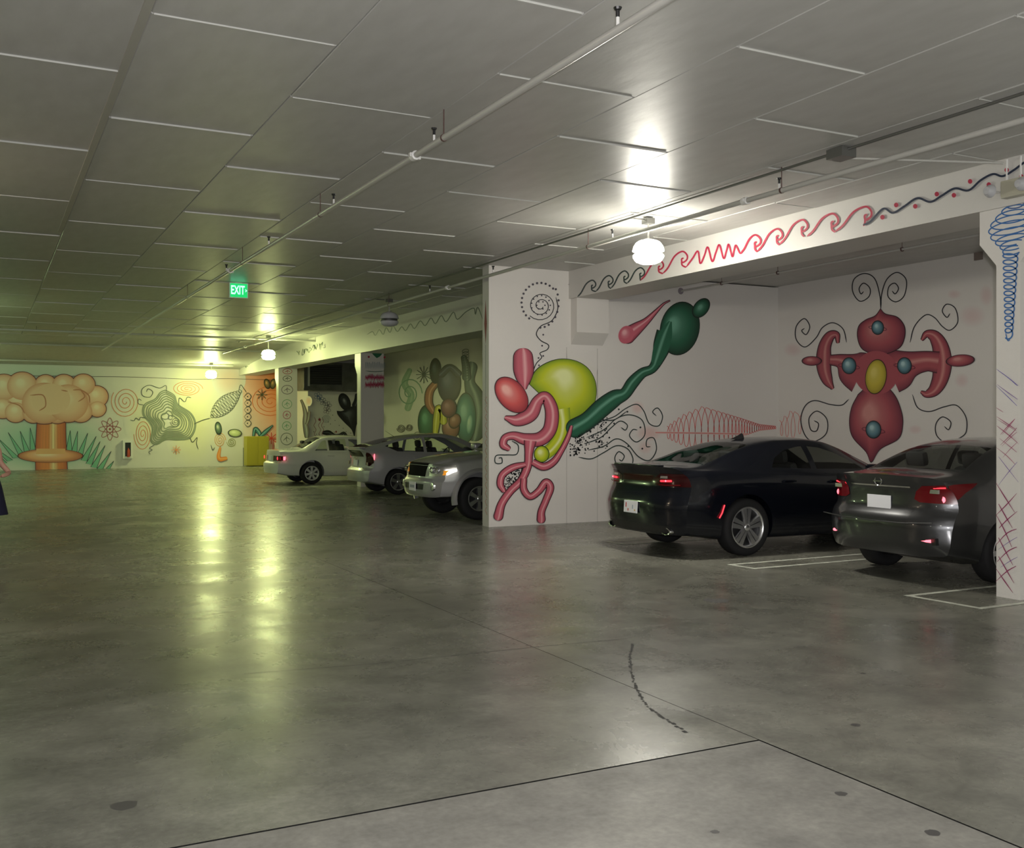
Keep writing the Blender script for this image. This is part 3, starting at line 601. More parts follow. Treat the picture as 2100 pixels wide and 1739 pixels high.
p.build('painted_figure', wall_room, 'black painted shape with small coloured doodles')
p = P_on('x', 10.88).set(560, 700, 5.796)
p.tube([(335, 700, 14), (360, 760, 22), (385, 860, 40), (380, 960, 44), (395, 1060, 56), (400, 1130, 40)], SLATE); p.tube([(430, 840, 16), (420, 920, 22), (400, 980, 20)], SLATE)
p.wash(425, 710, 40, 60, C('e09060'), st=.5)
p.build('painted_figure', wall_room, 'slate blue twisting shape on the lit side face')
# --- column marks
p = P_on('y', 34.6).set(560, 700, 5.796)
for (y, rx, ry, c) in ((357, 55, 30, 'b03848'), (443, 52, 32, '30302c'), (575, 66, 52, '503c54'), (745, 56, 52, '5c9c70'), (875, 45, 46, 'b02c58'), (1005, 52, 50, '58a06c'), (1160, 70, 70, '505848')):
    cx = 170-(y-357)*.012; p.ring(cx, y, rx, ry, 6, C(c)); p.stroke([(cx-rx*.6, y+ry*.3), (cx, y-ry*.2), (cx+rx*.6, y+ry*.1)], 6, C(c)); p.stroke([(cx+3, y-ry*.6), (cx-4, y), (cx+6, y+ry*.6)], 6, C(c))
p.build('painted_marks', col3, 'stack of red, green and grey scribbled circles')
p = P_on('y', 26.0).set(560, 700, 5.796)
GR = C('2c7050')
p.poly([(1120, 108), (1345, 112), (1345, 130), (1120, 128)], GR); p.poly([(1160, 128), (1310, 130), (1270, 180), (1232, 200), (1200, 170)], GR)
p.dot(1137, 185, 13, C('a83048')); p.dot(1325, 190, 13, C('a83048')); p.stroke([(1100, 352), (1210, 360), (1325, 352)], 8, C('486858'))
for x in range(1095, 1320, 20): p.stroke([(x, 330), (x+8, 250+random.uniform(-20, 20)), (x+14, 320)], 4, C('8898a0'))
for yy, c in ((430, 'b02c58'), (515, 'b02c50')):
    p.stroke([(1090+i*8, yy+(-1 if i % 2 else 1)*random.uniform(22, 46)) for i in range(30)], 8, C(c), sub=2)
p.build('painted_marks', col2, 'green triangle and crimson zigzags')
p = P_on('x', BX+.03).set(560, 700, 5.796)
# --- far wall
p = P_on('y', FAR-.004).set(0, 640, 3.75)
AQ = C('7cc4a8'); OR = C('f0863c'); WW = WALLP
p.wash(330, 1010, 560, 260, AQ, st=.75); p.wash(250, 520, 620, 200, AQ, st=.35); p.wash(1480, 760, 240, 500, C('e8e070'), st=.4); p.wash(1130, 820, 180, 280, C('e8e070'), st=.25)
# orange field at the end of the wall
cols = [mixc(WW, OR, t) for t in (.95, 1, .25, .1)]
p.put([(1866, 470), (1866, 640), (1866, 860), (1866, 1040), (2160, 330), (2160, 640), (2160, 960), (2160, 1190), (2500, 330), (2500, 640), (2500, 960), (2500, 1190)],
      [mixc(WW, OR, t) for t in (.5, .35, .15, .05, 1, 1, .6, .3, 1, 1, .7, .4)], [(0, 1, 5, 4), (1, 2, 6, 5), (2, 3, 7, 6), (4, 5, 9, 8), (5, 6, 10, 9), (6, 7, 11, 10)])
p.wash(1760, 520, 130, 130, OR, st=.25)
TIP = [((540, 910), 300, 500), ((597, 915), 350, 520), ((675, 930), 400, 540), ((740, 955), 440, 570), ((770, 995), 470, 610), ((808, 1025), 480, 640), ((855, 1070), 500, 680), ((875, 1145), 500, 740)]
for i, ((tx, ty), _, _) in enumerate(TIP):
    bx = 520+i*38; by = 1060+i*26
    p.poly([(bx-12, by), (tx, ty), (bx+34, by+10)], C('7cbc9c')); p.stroke([(bx-12, by), (tx, ty), ], 4, INKG, taper=False); p.stroke([(tx, ty), (bx+34, by+10)], 4, INKG, taper=False)
for i, (tx, ty) in enumerate(((232, 890), (155, 915), (62, 925), (-20, 965), (-60, 1030), (0, 1110))):
    bx = 262-i*44; by = 1050+i*22
    p.poly([(bx+12, by), (tx, ty), (bx-30, by+8)], C('7cbc9c')); p.stroke([(bx+12, by), (tx, ty)], 4, INKG, taper=False); p.stroke([(tx, ty), (bx-30, by+8)], 4, INKG, taper=False)
STEM = (C('4c2418'), C('b85c30'), C('e08848'), C('f0dca8'))
p.tube([(395, 820, 215), (392, 960, 225), (392, 1080, 235), (395, 1210, 240)], STEM, caps=(0, 0))
for k in range(9): p.stroke([(310+k*22, 850), (306+k*23, 1000), (304+k*23.5, 1200)], 3, C('c07840'), sub=3)
p.blob(387, 1105, 246, 52, 0, (C('4c2418'), C('b46840'), C('e8a878'), C('f4d8b8')), hl=(-.2, -.3)); 
p.poly([(280, 1050), (500, 1050), (505, 1090), (275, 1092)], mixc(STEM[2], STEM[3], .4))
CL = (C('6c3424'), C('c88868'), C('e8c4a4'), C('f0dcc4'))
CLOUD = ((340, 700, 175), (520, 700, 160), (150, 690, 150), (30, 580, 110), (20, 740, 85), (120, 770, 85), (255, 775, 85), (740, 650, 90), (748, 745, 66), (620, 765, 90), (440, 765, 100), (170, 570, 118), (350, 560, 84), (490, 565, 92), (640, 560, 90))
for (x, y, r) in CLOUD: p.blob(x, y, r, r*.92, 0, CL, hl=(-.15, -.35))
CL2 = (CL[0], C('d89c7c'), C('e8c2a2'), C('f2dec6'))
for (x, y, r) in CLOUD[2:]+CLOUD[:2]: p.blob(x, y, r*.985, r*.90, 0, CL2, hl=(-.15, -.35), outline=False)
p.blob(390, 670, 150, 120, 0, (CL[2],)*4, outline=False)
for a in ([(230, 640), (330, 640), (350, 720), (300, 760)], [(560, 600), (620, 600), (680, 640), (690, 700)], [(470, 600), (520, 610)], [(60, 690), (150, 720), (190, 780)], [(600, 690), (650, 650), (620, 600)]): p.stroke(a, 9, C('c07c5c'))
p.build('painted_figure', far, 'cream and orange billowing cloud on a banded stem over aqua spikes')
p = P_on('y', FAR-.004).set(0, 640, 3.75); p.layer = 14
for rot in (0, 45, 90, 135): p.ring(845, 900, 86, 24, 4.5, C('9c4848'), rot=rot)
p.dot(845, 900, 9, C('9c4848'))
FR = C('d88050')
for (x, y, r0, r1, t, ky, c) in ((965, 690, 8, 112, 3.6, 1.1, FR), (1097, 940, 5, 68, 3.5, 1.8, FR), (1440, 590, 6, 120, 4, .5, FR), (1690, 985, 4, 45, 3, 1.3, C('e0a060')), (2080, 690, 10, 160, 4, .8, C('e07030')), (1780, 1000, 4, 36, 2.5, 1, C('9c9c60'))): p.spiral(x, y, r0, r1, t, 4.5, c, ky=ky)
base = [(1270, 600), (1340, 640), (1370, 710), (1470, 780), (1505, 870), (1465, 965), (1370, 982), (1280, 980), (1200, 1018), (1158, 985), (1172, 900), (1150, 850), (1100, 785), (1112, 710), (1190, 670), (1230, 620)]
cx, cy = 1310, 835
for i, sc in enumerate((1, .94, .88, .8, .72, .64, .55, .45, .33)):
    P = catmull([(cx+(x-cx)*sc*(1+.02*math.sin(i*2)), cy+(y-cy)*sc) for x, y in base+[base[0]]], 6)
    p.ribbon(P, [4.6]*len(P), [(-1, C('a8ac90')), (0, C('5c6862')), (1, C('a8ac90'))])
p.spiral(1350, 845, 3, 40, 2.5, 4, C('505c58')); p.ring(1270, 800, 30, 24, 4, C('505c58')); p.ring(1310, 810, 16, 16, 4, C('505c58'))
for a in ([(1280, 610), (1275, 565), (1225, 585), (1150, 562), (1095, 590), (1095, 640), (1150, 655), (1175, 615), (1140, 590), (1125, 615)], [(1110, 715), (1065, 705), (1065, 670), (1090, 680)], [(1120, 815), (1080, 810), (1070, 830), (1045, 815), (1030, 835), (1000, 830)],
          [(1375, 720), (1380, 660), (1420, 690), (1440, 655), (1470, 660)], [(1490, 860), (1560, 830), (1620, 815)], [(1190, 1020), (1150, 1045), (1170, 1060), (1145, 1075), (1155, 1095)], [(1460, 965), (1480, 1000), (1515, 965), (1510, 1010), (1525, 1055)],
          [(1835, 600), (1850, 560), (1875, 590), (1895, 620)], [(1620, 1020), (1635, 1060), (1650, 1040)]): p.stroke(a, 4.5, INKG)
for k in range(15):
    t = k/14; x = 1630+t*215; y = 800-t*190; am = 14+60*math.sin(math.pi*min(1, t*1.05))**.8*(1-.2*t); p.ring(x, y, am*.34+6, am*.95, 3.4, C('3c4840'), rot=-42)
p.blob(1678, 893, 23, 44, -8, (C('1c241c'), C('3c5040'), C('5c7460'), C('c8ccb0'))); p.blob(1805, 930, 48, 27, 4, (C('1c241c'), C('8c9470'), C('c8d098'), C('e4e8c0')))
p.tube([(1692, 1045, 14), (1680, 1100, 26), (1690, 1130, 32), (1735, 1125, 26)], (C('e07830'), C('e07830'), C('f09848'), C('f0c088')), ol=1)
for y in (650, 700, 752, 805, 855): 
    p.stroke([(1875, y), (1905, y-28), (1930, y), (1905, y+28), (1875, y)], 5, INKG, sub=3); p.dot(1902, y, 5, INK)
for k in range(4): a = k*math.pi/4; p.stroke([(2012-42*math.cos(a), 635-42*math.sin(a)), (2012+42*math.cos(a), 635+42*math.sin(a))], 5, C('4c5038'), taper=False)
for k in range(4): a = k*math.pi/4; p.stroke([(1355-35*math.cos(a), 1060-35*math.sin(a)), (1355+35*math.cos(a), 1060+35*math.sin(a))], 4, FR, taper=False)
for k in range(4): a = k*math.pi/4; p.stroke([(2085-50*math.cos(a), 970-45*math.sin(a)), (2085+50*math.cos(a), 970+45*math.sin(a))], 6, C('c83c28'), taper=False)
p.blob(2052, 552, 20, 34, -15, (C('302818'), C('504830'), C('806c48'), C('e0a868'))); p.blob(2098, 552, 20, 34, 12, (C('302818'), C('504830'), C('806c48'), C('e0a868')))
p.tube([(1945, 955, 10), (1960, 900, 26), (1985, 920, 30), (2000, 950, 20)], TEAL, ol=3); p.tube([(2000, 955, 16), (2040, 920, 26), (2095, 872, 6)], TEAL, ol=3)
p.build('painted_curls', far, 'nested grey contour shape, coils and small painted doodles')

# ------------------------------------------------------------------ ceiling lamps
def emis(name, col, st, base=.8):
    m = bpy.data.materials.new(name); m.use_nodes = True; nt = m.node_tree; b = nt.nodes['Principled BSDF']
    b.inputs['Base Color'].default_value = (base, base, base, 1); b.inputs['Emission Color'].default_value = (*col, 1); b.inputs['Emission Strength'].default_value = st
    return m
M_lampoff = mat('lamp_glass_off', (.62, .62, .66), .15)
def make_lamp(x, y, label, col, st, group='ceiling lamps in the aisle row', lit=True, cat='ceiling lamp', zt=CEIL, drop=0.0):
    t = empty('ceiling_lamp', (x, y, zt-.012-drop)); tag(t, label, cat, group)
    e = emis('lamp_lens_glow', col, st) if lit else M_lampoff
    e2 = emis('lamp_dome_glow', col, st*.38) if lit else M_lampoff
    MB().box(-.06, .06, -.06, .06, -.075+drop, -.006+drop).build('junction_box', M_pipe_d, t)
    MB().tube([(0, 0, -.07+drop), (0, 0, -.28)], .012).build('stem', M_pipe, t)
    MB().lathe([(0, -.262), (.05, -.264), (.07, -.28), (.12, -.292), (.13, -.297)], 28).build('cap', M_white, t, smooth=True)
    MB().lathe([(.11, -.288), (.15, -.31), (.185, -.36), (.200, -.415), (.190, -.42), (.175, -.42)], 28).build('dome', e2, t, smooth=True)
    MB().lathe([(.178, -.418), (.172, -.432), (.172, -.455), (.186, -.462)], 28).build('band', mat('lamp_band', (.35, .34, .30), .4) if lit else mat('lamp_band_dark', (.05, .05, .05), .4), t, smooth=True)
    MB().lathe([(.180, -.46), (.195, -.475), (.190, -.50), (.160, -.545), (.10, -.572), (0, -.582)], 28).build('lens', e, t, smooth=True)
    return t
WHT = (1, .96, .84); YG = (.90, 1, .40); WRM = (1, .80, .55); GRN = (.72, 1, .46)
make_lamp(7.4, 10.6, 'glowing white ceiling lamp before the red painted wave border', WHT, LAMP_NEAR)
make_lamp(7.45, 20.0, 'unlit grey ceiling lamp with a dark band beside the zigzag painted beam', WHT, 0, lit=False)
make_lamp(7.4, 30.0, 'glowing yellow-green ceiling lamp right of the exit sign', YG, LAMP_FAR, drop=.15)
make_lamp(7.4, 38.6, 'glowing yellow-green ceiling lamp closest to the far mural wall', YG, LAMP_FAR*1.1, zt=3.93)
for (x, y, c, s_) in ((-1.6, 11.3, WRM, 32), (-1.7, 24.5, GRN, 90), (-1.7, 35.5, GRN, 100), (7.4, .8, WHT, 50), (-1.6, .5, WHT, 20), (-8.5, 2, WHT, 25), (-9, 12, WRM, 40), (-9, 28, GRN, 80)):  # left-row ones follow ceiling glows; far-left and rear ones added as fill
    make_lamp(x, y, 'unseen ceiling lamp outside the frame that adds fill light', c, s_, group='ceiling lamps outside the view')

# ------------------------------------------------------------------ pipes
def sprinkler(parent, x, y, z):
    MB().tube([(x, y, z+.018), (x, y, z+.075)], .011, 8).build('sprinkler_head', M_white, parent)
    o = MB().lathe([(.004, 0), (.012, 0), (.012, .04), (.02, .044), (.026, .058), (.0, .060)], 10, c=(x, y, z+.075)).build('deflector', M_black, parent)
def coupling(parent, x, y, z, r):
    m = MB().lathe([(r, -.04), (r+.014, -.035), (r+.014, .035), (r, .04)], 12, axis='y', c=(x, y, z))
    m.box(x-.05, x-r-.005, y-.02, y+.02, z-.012, z+.022).box(x+r+.005, x+.05, y-.02, y+.02, z-.03, z+.004)
    m.build('coupling', M_white, parent, smooth=True)
def hanger(parent, x, y, z, top=CEIL-.005, r=.005):
    MB().tube([(x, y, z+.02), (x, y, top)], r, 6).lathe([(.024, -.01), (.031, -.01), (.031, .01), (.024, .01)], 12, axis='y', c=(x, y, z)).build('hanger_rod', mat('rod_red', (.10, .05, .045), .5), parent)
def pipe(name, pts, r, label, m=M_pipe, cat='pipe'):
    t = MB().tube(pts, r, 12).build(name, m, None, smooth=True); tag(t, label, cat); return t
Z1 = 4.06
x1 = on_z(850, 320, Z1)[0]
t = pipe('sprinkler_pipe', [(x1, -5, Z1), (x1, 35.5, Z1)], .027, 'white sprinkler pipe hung under the ceiling panels, crossing the top centre')
for (u, v_) in ((1262, 60), (890, 295), (685, 423), (556, 506), (470, 560)): q = on_z(u, v_, Z1); sprinkler(t, x1, q[1], Z1)
for (u, v_) in ((906, 282), (658, 440), (510, 540), (400, 610)): q = on_z(u, v_, Z1); hanger(t, x1, q[1], Z1)
q = on_z(852, 320, Z1); coupling(t, x1, q[1], Z1, .027); q = on_z(485, 556, Z1); coupling(t, x1, q[1], Z1, .027)
x2 = on_z(1330, 470, Z1)[0]
t = pipe('sprinkler_pipe', [(x2, -3, Z1), (x2, 35.2, Z1)], .027, 'white sprinkler pipe running just before the painted beam')
for (u, v_) in ((2048, 225), (1547, 385), (1240, 490), (1000, 562), (870, 600)): q = on_z(u, v_, Z1); sprinkler(t, x2, q[1], Z1)
for (u, v_) in ((1563, 385), (1195, 505), (795, 625), (500, 705)): q = on_z(u, v_, Z1); hanger(t, x2, q[1], Z1)
for (u, v_) in ((1495, 408), (918, 590), (527, 712)): q = on_z(u, v_, Z1); coupling(t, x2, q[1], Z1, .027)
t = pipe('conduit', [(7.14, -3, 4.268), (7.14, 32.8, 4.268)], .014, 'dark grey electrical conduit running along the ceiling beside the aisle lamps', M_pipe_d, 'conduit')
for yy_ in (10.6, 20.0, 30.0): MB().tube([(7.15, yy_, 4.262), (7.345, yy_, 4.262)], .011, 8).build('branch_tube', M_pipe_d, t)
MB().box(7.06, 7.24, 7.0, 7.2, 4.2, 4.29).build('junction_box', M_pipe_d, t)
for Y, x0, x1_, lab, zz_ in ((30.1, -8, 9, 'thin white pipe crossing the aisle above the lamps, nearest crossing', 4.18), (34.8, -8, 8.8, 'thin white pipe crossing the aisle, middle of the crossing pipes', 4.13), (39.0, -8, 8.3, 'thin white pipe crossing along the far wall soffit', 3.85)):
    t = pipe('cross_pipe', [(x0, Y, zz_), (x1_, Y, zz_)], .03, lab)
    for xx in (1.2, 4.2, 7.6): hanger(t, xx, Y, zz_, CEIL-.005-max(0, Y-33)*.0645)
xb = 11.2
t = pipe('bay_pipe', [(xb, 3, 4.1), (xb, PY-.012, 4.1)], .017, 'thin pipe running inside the bay into the partition wall')
MB().lathe([(0, 0), (.055, .002), (.06, .014), (.02, .02)], 18, axis='y', c=(xb, PY-.02, 4.1)).build('escutcheon', mat('escutcheon_grey', (.25, .22, .24), .4), t)
for u in (1480, 1595, 1850): q = on_x(u, 560, xb); hanger(t, xb, q[1], 4.1, r=.004)
cable = catmull([(0.0, FAR-.02, 3.40), (2.5, FAR-.02, 3.40), (5, FAR-.02, 3.42), (7, FAR-.02, 3.38), (8.5, FAR-.02, 3.43), (10.8, FAR-.02, 3.40)], 6)
pipe('wall_cable', [(-8, FAR-.02, 3.42)]+[tuple(c) for c in cable], .008, 'thin dark cable strung across the far mural wall', mat('cable_dark', (.08, .05, .06), .6), 'cable')

# ------------------------------------------------------------------ exit sign
t = empty('exit_sign', (4.14, 19.0, 4.17)); tag(t, 'green illuminated exit sign with an arrow under the ceiling', 'exit sign')
MB().box(-.17, .17, .0, .06, -.16, .12).build('housing', M_white, t)
MB().box(-.06, .06, .01, .05, .12, .135).build('canopy', M_white, t)
MB().box(-.155, .155, -.008, 0, -.145, .105).build('green_panel', emis('exit_green', (.0, .60, .13), .55, .01), t)
cu = bpy.data.curves.new('exit_text', 'FONT'); cu.body = 'EXIT'; cu.size = .225; cu.extrude = .002; cu.offset = .004; cu.align_x = 'CENTER'
tmp = bpy.data.objects.new('tmp', cu); COL.objects.link(tmp); bpy.context.view_layer.update()
me = bpy.data.meshes.new_from_object(tmp.evaluated_get(bpy.context.evaluated_depsgraph_get())); bpy.data.objects.remove(tmp)
me.transform(Matrix.Translation((-.02, -.011, -.09)) @ Matrix.Rotation(math.pi/2, 4, 'X') @ Matrix.Diagonal((.55, 1, 1, 1)))
M_let = emis('exit_letters', (.30, 1, .62), 1.3, .01)
me.materials.clear(); link('lettering', me, t, M_let)
MB().add([(.118, -.012, -.05), (.15, -.012, -.02), (.118, -.012, .01), (.118, -.012, -.008), (.132, -.012, -.02), (.118, -.012, -.032)], [(0, 1, 4, 5), (1, 2, 3, 4)]).build('arrow', M_let, t, fix=False)

# emergency light on the beam over the near column
t = empty('emergency_light', (BX, 6.42, 3.86)); tag(t, 'beige emergency light box on the beam above the hatched column', 'emergency light')
link('housing', bevel_box(-.10, -.002, -.22, .20, .03, .2, .012), t, mat('beige_plastic', (.45, .43, .34), .4))
for yy in (.29, -.05):
    MB().tube([(-.06, yy-.06 if yy > 0 else yy, .10), (-.10, yy, .12)], .012, 8).build('arm', M_pipe, t)
    MB().lathe([(0, -.07), (.035, -.065), (.06, -.02), (.065, .0), (.055, .002), (.0, .006)], 18, axis='x', c=(-.12, yy, .12)).build('lamp_head', [mat('lamp_head_shell', (.5, .5, .52), .15)], t, smooth=True)
for yy in (.19, .04):
    MB().tube([(-.012, yy, .2), (-.012, yy, .42)], .011, 8).build('conduit', M_white, t)
pipe('conduit', [(BX-1.60, 7.23, 4.25), (BX-.03, 6.64, 4.25)], .012, 'short pale conduit crossing from the junction box to the emergency light', M_pipe, 'conduit')

# duct behind the columns
t = empty('air_duct', (0, 0, 0)); tag(t, 'dark sheet metal air duct with a louvred opening above the black mural', 'air duct')
M_duct = mat('duct_metal', (.10, .10, .095), .4, metal=.5, noise=(3, .3))
MB().box(10.42, 13.45, 36.9, 37.95, 2.98, 3.95).build('duct_body', M_duct, t)
MB().box(10.62, 11.85, 36.86, 36.9, 3.12, 3.86).build('opening', M_black, t)
MB().box(10.56, 10.62, 36.84, 36.91, 3.06, 3.9).build('frame_post', mat('duct_edge', (.5, .5, .45), .3, metal=.6), t)
MB().box(11.85, 11.9, 36.84, 36.91, 3.06, 3.9).build('frame_post', M_duct, t)
for k in range(8): 
    z = 3.16+k*.085; MB().hexa([(10.63, 36.84, z), (11.84, 36.84, z), (11.84, 36.88, z+.03), (10.63, 36.88, z+.03), (10.63, 36.84, z+.006), (11.84, 36.84, z+.006), (11.84, 36.88, z+.036), (10.63, 36.88, z+.036)]).build('louvre', M_black, t)
MB().box(10.38, 13.45, 36.8, 37.97, 2.90, 2.98).build('ledge', M_duct, t)
# fire extinguisher cabinet on far wall
a = on_y(251, 903, FAR); b_ = on_y(271, 940, FAR)
t = empty('extinguisher_cabinet', ((a[0]+b_[0])/2, FAR, b_[2])); tag(t, 'white fire extinguisher cabinet on the far mural wall', 'fire extinguisher cabinet')
hw = (b_[0]-a[0])/2; hh = a[2]-b_[2]
cb = MB().box(-hw, hw, -.16, -.006, 0, hh); cb.build('cabinet_box', M_white, t)
MB().box(-hw*.55, hw*.62, -.166, -.16, hh*.12, hh*.88).build('door_window', mat('cabinet_glass', (.03, .035, .03), .1), t)
MB().lathe([(0, .06), (.05, .06), (.055, .1), (.055, .3), (.02, .36), (.012, .4), (0, .4)], 14, c=(0.02, -.175, 0)).build('extinguisher', mat('ext_red', (.45, .06, .03), .3), t, smooth=True)
# yellow cupboard and trolley by the far wall
a = on_y(506, 895, 40.0); b_ = on_y(546, 958, 40.0)
t = empty('storage_cupboard', (a[0]+.45, 40.0, 0)); tag(t, 'mustard yellow cupboard standing against the orange part of the far wall', 'cupboard')
link('cupboard_body', bevel_box(-.45, .42, 0, .5, .02, a[2], .01), t, mat('mustard', (.42, .36, .03), .5))
MB().box(-.43, -.02, -.012, 0, .05, a[2]-.03).build('cupboard_door', mat('mustard2', (.40, .34, .03), .45), t)
MB().box(-.01, .40, -.012, 0, .05, a[2]-.03).build('cupboard_door', mat('mustard2'), t)
t = empty('trolley', (9.95, 38.6, 0)); tag(t, 'white bin trolley with a red tube frame behind the white sedan', 'trolley')
link('bin', bevel_box(-.05, .55, 0, .5, .15, .95, .04), t, M_white)
rm = mat('red_tube', (.35, .03, .03), .4)
MB().tube([(-.12, -.03, 0.05), (-.12, -.03, 1.0), (-.08, -.03, 1.05), (.6, -.03, 1.05)], .022, 8).tube([(-.12, .5, 0.05), (-.12, .5, 1.05), (.6, .5, 1.05)], .022, 8).build('tube_frame', rm, t)
for xx, yy in ((-.1, 0), (.5, 0), (-.1, .5), (.5, .5)): MB().lathe([(0, -.02), (.05, -.02), (.05, .02), (0, .02)], 14, axis='y', c=(xx, yy, .05)).build('wheel', M_rubber, t)

# ------------------------------------------------------------------ cars
def pchip(tab, x):
    X = np.array([t[0] for t in tab], float); Y = np.array([t[1] for t in tab], float); h = np.diff(X); d = np.diff(Y)/h
    m = np.zeros(len(X)); m[0], m[-1] = d[0], d[-1]
    for i in range(1, len(X)-1):
        if d[i-1]*d[i] > 0: w1, w2 = 2*h[i]+h[i-1], h[i]+2*h[i-1]; m[i] = (w1+w2)/(w1/d[i-1]+w2/d[i])
    x = np.clip(x, X[0], X[-1]); k = np.clip(np.searchsorted(X, x)-1, 0, len(X)-2); t = (x-X[k])/h[k]
    return (1+2*t)*(1-t)**2*Y[k]+t*(1-t)**2*h[k]*m[k]+t*t*(3-2*t)*Y[k+1]+t*t*(t-1)*h[k]*m[k+1]
def inside(pt, poly):
    x, y = pt; r = False; n = len(poly)
    for i in range(n):
        x0, y0 = poly[i]; x1, y1 = poly[(i+1) % n]
        if (y0 > y) != (y1 > y) and x < (x1-x0)*(y-y0)/(y1-y0)+x0: r = not r
    return r
def grow(poly, d):
    cx = sum(p[0] for p in poly)/len(poly); cy = sum(p[1] for p in poly)/len(poly); n = len(poly)
    ar = sum(poly[i][0]*poly[(i+1) % n][1]-poly[(i+1) % n][0]*poly[i][1] for i in range(n)); sg = 1 if ar > 0 else -1; out = []
    for i in range(n):
        a, b_, c = np.array(poly[i-1]), np.array(poly[i]), np.array(poly[(i+1) % n]); e0 = (b_-a)/np.hypot(*(b_-a)); e1 = (c-b_)/np.hypot(*(c-b_))
        n0 = np.array((e0[1], -e0[0]))*sg; n1 = np.array((e1[1], -e1[0]))*sg; m = n0+n1; m = m/max(.3, np.hypot(*m)); m = m/max(.5, m@n0); out.append(tuple(b_+m*d))
    return out
def make_body(sp):
    L, Wd = sp['L'], sp['W']/2
    xs = np.concatenate([[0, .03, .07], np.linspace(.13, L-.13, 62), [L-.07, L-.03, L]])
    rp, fp = sp['rear'], sp['front']
    def warp(x, y, z):
        w_ = min(1, abs(y)/Wd)
        r = pchip(rp, z)+sp.get('rc', .16)*w_**4; f_ = pchip(fp, z)+sp.get('fc', .30)*w_**3.2
        kr = max(0, 1-x/1.1)**1.6; kf = max(0, 1-(L-x)/1.2)**1.6
        return x+r*kr-f_*kf
    sub = 4; rings = []
    for x in xs:
        wf = pchip(sp['w'], x)*Wd; zs = pchip(sp['zs'], x); zt = pchip(sp['top'], x); wr = pchip(sp['wr'], x)*Wd; zb = pchip(sp['zb'], x)
        yb = min(.9, .9)*wf; kz = np.clip((zt-zs-.06)/.3, 0, 1)
        z6 = zs+.025+.0*kz; z8 = zt-(.035+.03*kz); yr = wr
        flank = sp.get('flank', .985)
        P = [(0, zb-.02), (wf*.80, zb-.015), (wf*.945, zb+.05), (wf*flank, zb+.22), (wf*1.0, (zb+zs)*.52), (wf*.985, zs-.14), (wf*.945, zs-.03), (wf*.90, z6),
             ((wf*.90)*.5+yr*.5+.012*kz, z6*.5+z8*.5+.012*kz), (yr, z8), (yr*.86, zt-.015*kz-.008), (yr*.45, zt), (0, zt+.008)]
        C_ = catmull(P, sub); rings.append([(float(q[0]), float(q[1])) for q in C_])
    n = len(rings[0]); v = []; idx = {}
    for i, x in enumerate(xs):
        for j, (y, z) in enumerate(rings[i]):
            y = max(0, y)
            if j in (0, n-1): y = 0
            for sg in ((1,) if j in (0, n-1) else (1, -1)):
                idx[(i, j, sg)] = len(v); v.append((warp(x, y, z), sg*y, z))
            if j in (0, n-1): idx[(i, j, -1)] = idx[(i, j, 1)]
    f = []
    for i in range(len(xs)-1):
        for j in range(n-1):
            for sg in (1, -1):
                q = [idx[(i, j, sg)], idx[(i+1, j, sg)], idx[(i+1, j+1, sg)], idx[(i, j+1, sg)]]
                if sg < 0: q = q[::-1]
                q = [a for k_, a in enumerate(q) if a not in q[:k_]]
                if len(q) > 2: f.append(tuple(q))
    m = 16
    for i in (0, len(xs)-1):
        rows = []
        for j in range(n):
            if j in (0, n-1): rows.append([idx[(i, j, 1)]]*(m+1)); continue
            y, z = rings[i][j]; row = []
            for k_ in range(m+1):
                if k_ == 0: row.append(idx[(i, j, -1)])
                elif k_ == m: row.append(idx[(i, j, 1)])
                else:
                    yy = -y+2*y*k_/m; row.append(len(v)); v.append((warp(xs[i], yy, z), yy, z))
            rows.append(row)
        for j in range(n-1):
            for k_ in range(m):
                q = [rows[j][k_], rows[j][k_+1], rows[j+1][k_+1], rows[j+1][k_]]
                if i == 0: q = q[::-1]
                q = [a for t_, a in enumerate(q) if a not in q[:t_]]
                if len(q) > 2: f.append(tuple(q))
    me = bpy.data.meshes.new('b'); me.from_pydata(v, [], f); me.update()
    bm = bmesh.new(); bm.from_mesh(me); bmesh.ops.recalc_face_normals(bm, faces=bm.faces)
    bm.to_mesh(me); bm.free()
    return me
def cut_wells(me, wells, r, Wd, zc):
    a = bpy.data.objects.new('a', me); COL.objects.link(a); me.materials.append(M_black); me.materials.append(M_dark)
    mb = MB()
    for x in wells:
        for sg in (1, -1):
            y0, y1 = (Wd-.36, Wd+.3) if sg > 0 else (-Wd-.3, -Wd+.36)
            n = 36; v = [(x+r*math.cos(2*math.pi*k/n), y, zc+r*math.sin(2*math.pi*k/n)) for y in (y0, y1) for k in range(n)]
            mb.add(v, [tuple(range(n)), tuple(range(2*n-1, n-1, -1))]+[(k, n+k, n+(k+1) % n, (k+1) % n) for k in range(n)], 0)
    cm = mb.mesh('c'); bm = bmesh.new(); bm.from_mesh(cm); bmesh.ops.recalc_face_normals(bm, faces=bm.faces); bm.to_mesh(cm); bm.free()
    cm.materials.append(M_black); cm.materials.append(M_dark); cm.polygons.foreach_set('material_index', [1]*len(cm.polygons))
    c = bpy.data.objects.new('c', cm); COL.objects.link(c)
    md = a.modifiers.new('b', 'BOOLEAN'); md.operation = 'DIFFERENCE'; md.object = c; md.solver = 'EXACT'
    dg = bpy.context.evaluated_depsgraph_get(); out = bpy.data.meshes.new_from_object(a.evaluated_get(dg))
    bpy.data.objects.remove(a); bpy.data.objects.remove(c); return out
